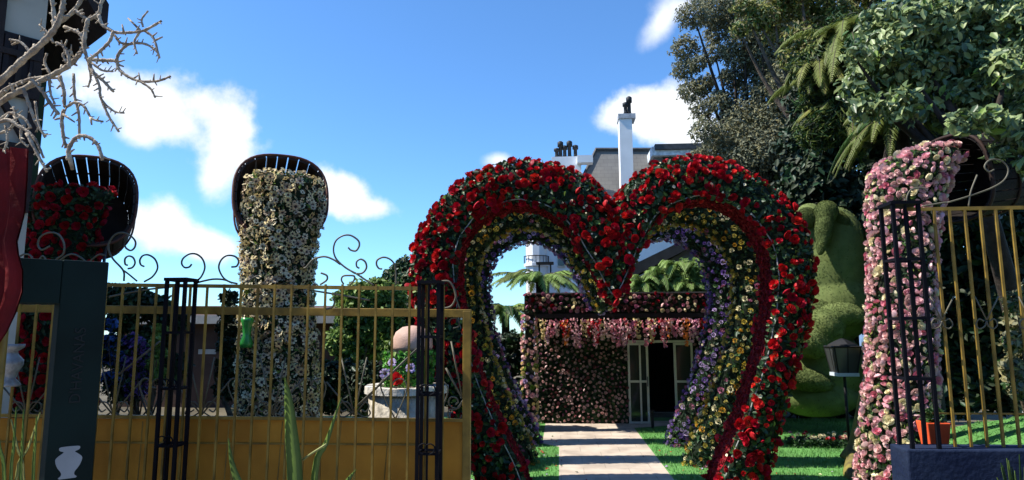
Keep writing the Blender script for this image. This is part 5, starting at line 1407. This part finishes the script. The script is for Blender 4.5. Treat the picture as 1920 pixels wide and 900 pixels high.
# ================================================================== RED BANNER AT LEFT
YN = 3.9
M_banner = mat('red_cloth', (.15, .005, .006), .75, .35, 5, bump=.2, bscale=30)
bn = thing('red_banner', 'dark red draped cloth banner hanging beside the green sign', 'banner', (P(20, 900, YN).x, YN, 0))
kk = MB(); V = []; Fc = []; cols = 14
edge = [(280, -90, 46), (340, -90, 47), (400, -90, 46), (430, -90, 40), (455, -90, 33), (478, -90, 36), (510, -90, 45), (550, -90, 44), (590, -90, 30), (625, -90, 12), (650, -90, -6)]
for (y, xa_, xb_) in edge:
    for j in range(cols):
        u = j / (cols - 1); x = xa_ + (xb_ - xa_) * u
        q = P(x, y + 3 * math.sin(u * 5), YN); q.y += .022 * math.sin(u * 31 + y * .01) + .012 * math.sin(u * 57) ; V.append(tuple(q))
nr = len(edge); V2 = [(x, y + .012, z) for x, y, z in V]
for i in range(nr - 1):
    for j in range(cols - 1):
        a = i * cols + j; Fc.append((a, a + 1, a + cols + 1, a + cols)); o_ = len(V); Fc.append((o_ + a, o_ + a + cols, o_ + a + cols + 1, o_ + a + 1))
kk.add(V + V2, Fc)
kk.build('cloth', M_banner, bn, True)
q0, q1 = P(37, 620, YN + .12), P(50, 262, YN + .12)
MB().tube([(P(-12, 450, YN).x, YN + .14, 0), (P(-12, 450, YN).x, YN + .14, q1.z - .06)], .03, 10).build('pole', M_ygate, bn, True)
MB().tube([(q1.x + .02, YN + .10, P(40, 285, YN).z), (q1.x - 1.2, YN + .10, P(40, 285, YN).z)], .01, 6).build('cross_bar', mat('pole_white', (.7, .68, .68)), bn)

# ================================================================== BARE BRANCHES
M_branch = mat('pale_bark', (.60, .51, .38), .85, 0, 16, bump=.8, bscale=70, col2=(.26, .20, .145))
YBR = 3.7
bt = thing('bare_tree', 'leafless tree with pale knobbly curling branches in front of the timbered house', 'tree', (P(-330, 860, YBR).x, YBR, 0))
BR = [([(-260, 420), (-120, 250), (0, 152), (40, 115), (85, 75), (107, 45), (117, 15), (120, -30)], 9.5, 5.5), ([(102, 58), (100, 20), (93, -30)], 5.5, 4), ([(107, 45), (140, 18), (165, -25)], 6, 4), ([(140, 20), (152, 28), (165, 36), (185, 25), (190, 5), (205, -20)], 5, 3.5),
      ([(165, 35), (160, 60), (158, 90), (166, 116)], 5, 4), ([(185, 28), (192, 46), (215, 60), (240, 61), (270, 57), (303, 39)], 4.5, 3), ([(262, 60), (252, 78), (257, 101)], 3, 2.2), ([(272, 58), (288, 72), (299, 108)], 3.4, 2.4), ([(290, 76), (305, 69)], 2.5, 2), ([(262, 56), (240, 34)], 2.8, 2), ([(268, 50), (266, 36), (278, 20)], 2.6, 2), ([(232, 60), (229, 46)], 2.4, 2),
      ([(213, 58), (205, 78), (185, 98), (166, 112)], 4, 3.6), ([(166, 112), (195, 113), (218, 115), (222, 128), (238, 142), (262, 152), (295, 152), (320, 143)], 4.8, 2.6), ([(262, 152), (282, 166), (291, 183)], 3, 2), ([(262, 150), (260, 136)], 2.2, 1.6), ([(288, 151), (289, 138)], 2.2, 1.6), ([(218, 115), (224, 98), (242, 83), (270, 82), (292, 94), (299, 109)], 4, 2.4), ([(215, 66), (226, 80), (246, 83)], 3.2, 3),
      ([(-260, 440), (-110, 270), (0, 192), (45, 166), (95, 142), (130, 122), (150, 100), (158, 82), (148, 62), (120, 50)], 8.5, 4), ([(-200, 420), (-80, 270), (0, 178), (35, 156), (70, 146), (115, 146)], 6.5, 3.4),
      ([(166, 116), (175, 135), (194, 152), (213, 172)], 4.6, 3.2), ([(172, 130), (186, 160), (190, 186), (213, 208), (233, 212)], 3.6, 2.2), ([(190, 186), (204, 218), (223, 247)], 3.4, 2.6), ([(172, 118), (192, 132), (212, 134)], 3, 2.2), ([(166, 120), (170, 145), (165, 164)], 3, 2.2),
      ([(112, 142), (120, 172), (122, 200), (140, 192), (158, 200), (172, 222), (193, 228)], 4.4, 2.4), ([(170, 220), (172, 234)], 2.8, 2.2), ([(120, 205), (116, 225), (120, 262), (125, 277)], 4.6, 3.6), ([(118, 214), (140, 229)], 2.8, 2), ([(60, 150), (80, 172), (95, 195), (110, 214)], 4.6, 4), ([(92, 145), (95, 175), (103, 195)], 3.2, 2.4),
      ([(44, 166), (56, 200), (68, 232), (86, 256)], 4.4, 2.6), ([(66, 190), (72, 230), (84, 258)], 3, 2), ([(128, 300), (130, 276), (146, 256), (168, 258), (184, 274), (192, 300)], 5.2, 4), ([(190, 292), (206, 299)], 3, 2), ([(128, 284), (136, 318)], 5, 4.4), ([(138, 138), (140, 180), (148, 215), (149, 252)], 3.6, 3), ([(130, 128), (128, 105), (118, 86), (105, 80)], 4, 3.4), ([(100, 80), (88, 60), (74, 46)], 3.6, 2.4),
      ([(-240, 440), (-100, 290), (0, 228), (34, 236), (62, 256), (82, 296)], 6, 3), ([(50, 250), (72, 292), (88, 322)], 4.2, 3), ([(0, 225), (20, 212), (45, 222), (58, 240)], 4.2, 3), ([(10, 235), (14, 262), (6, 285)], 3, 2.4), ([(40, 238), (40, 262), (52, 275)], 3, 2.4), ([(0, 250), (20, 240), (30, 220), (25, 200)], 3.4, 2.6),
      ([(60, 102), (40, 80), (18, 74)], 3.6, 2.8), ([(36, 78), (22, 84)], 3, 2.4), ([(128, 122), (118, 104), (122, 98)], 3, 2.4), ([(122, 118), (134, 100), (130, 94)], 3, 2.4), ([(95, 140), (84, 118), (88, 100)], 3.6, 2.6)]
mb = MB(); rsb = random.Random(3)
for pts, r0, r1 in BR:
    yb = YBR + rsb.uniform(-.22, .22); path = smooth_path([P(x, y, yb) for x, y in pts], 6); L_ = len(path)
    rr = [(r0 + (r1 - r0) * i / max(1, L_ - 1)) * yb / F * .85 * (1 + .16 * math.sin(i * 2.1 + len(pts))) for i in range(L_)]
    mb.tube(path, rr, 7)
    for i in range(3, L_ - 1, 2):          # short spurs and knobs
        if rsb.random() < .75:
            t_ = (path[i] - path[i - 1]).normalized(); n_ = t_.cross(Vector((0, 1, 0))) * rsb.choice((-1, 1)) + t_ * .5 + Vector((0, rsb.uniform(-.7, .7), 0)); n_.normalize(); l_ = rsb.uniform(.012, .05)
            mb.tube([path[i], path[i] + n_ * l_ * .6, path[i] + n_ * l_], [rr[i] * .7, rr[i] * .5, rr[i] * .4], 5)
mb.build('branches', M_branch, bt, True)
b0 = Vector(bt.location); f0 = P(-260, 430, YBR)
MB().tube(smooth_path([b0, b0.lerp(f0, .5) + Vector((-.08, 0, 0)), f0], 6), list(np.linspace(.13, .05, 13)), 10).build('trunk', M_branch, bt, True)

# ================================================================== PLANTS IN FRONT OF THE GATE
M_agave = mat('agave_green', (.17, .26, .05), .45, 0, 6, col2=(.08, .15, .03), trans=.1, spec=.5)
M_stalk = mat('dry_stalk', (.26, .27, .09), .6, .25, 12)
def blade(par, pts, ws, Y, m=None, name='leaf', thick=.008):
    V = []; Fc = []
    P_ = [P(x, y, Y) for x, y in pts]; pp = smooth_path(P_, 4); n_ = len(pp)
    wi = np.interp(np.linspace(0, len(ws) - 1, n_), range(len(ws)), ws) * Y / F
    for i in range(n_):
        t_ = (pp[min(i + 1, n_ - 1)] - pp[max(0, i - 1)]).normalized(); s_ = t_.cross(Vector((0, 1, 0))).normalized()
        V += [tuple(pp[i] - s_ * wi[i] / 2), tuple(pp[i] + Vector((0, wi[i] * .28 + .003, 0))), tuple(pp[i] + s_ * wi[i] / 2), tuple(pp[i] + Vector((0, wi[i] * .28 + thick, 0)))]
    for i in range(n_ - 1):
        for j in range(4): Fc.append((i * 4 + j, i * 4 + (j + 1) % 4, (i + 1) * 4 + (j + 1) % 4, (i + 1) * 4 + j))
    kb = MB(); kb.add(V, Fc); return kb.build(name, m or M_agave, par, True)
YA = 3.4
ag = thing('agave_plant', 'agave with a tall pointed striped leaf and stalks before the gate', 'plant', (P(560, 1150, YA).x, YA, 0))
gz = lambda px: (px, 1180)
blade(ag, [(560, 1180), (553, 900), (547, 820), (541, 750), (534, 706)], [14, 30, 26, 16, 1], YA)
blade(ag, [(575, 1180), (590, 890), (612, 830), (640, 745)], [10, 13, 9, 2], YA + .05)
blade(ag, [(545, 1180), (470, 960), (438, 880), (428, 822)], [18, 20, 12, 1], YA + .1)
MB().tube(smooth_path([P(568, 862, YA + .03), P(585, 850, YA), P(612, 833, YA)], 4), [.006] * 9, 6).build('stalk', M_stalk, ag, True)
blade(ag, [(570, 1180), (620, 960), (650, 905), (668, 880)], [16, 18, 10, 1], YA + .12)
ps = thing('reed_plant', 'clump of thin green reed stems before the gate beside the green sign', 'plant', (P(45, 1150, YA + .1).x, YA + .1, 0))
for a_, b_, w_ in ((20, 30, 7), (38, 44, 7), (62, 68, 7), (8, -10, 8), (30, 75, 6), (44, 20, 5)):
    blade(ps, [(a_ - 4, 1180), (a_, 900), ((a_ + b_) / 2, 840), (b_, 800 - random.uniform(0, 40))], [w_, w_, w_ * .8, 1.5], YA + random.uniform(0, .15), M_stalk if w_ < 7 else M_agave)
wp = thing('spiky_plant', 'low spiky green plant at the foot of the navy wall', 'plant', (P(1925, 1000, 4.4).x, 4.4, 0))
for i in range(34):
    a_ = random.uniform(1860, 1990); blade(wp, [(1925 + (a_ - 1925) * .3, 1060), (1925 + (a_ - 1925) * .7, 940), (a_, random.uniform(850, 900))], [5, 6, 1], 4.4 + random.uniform(-.12, .12), random.choice([M_agave, M_leaf_mid, M_fern_lit]))
for j in range(2):
    pass
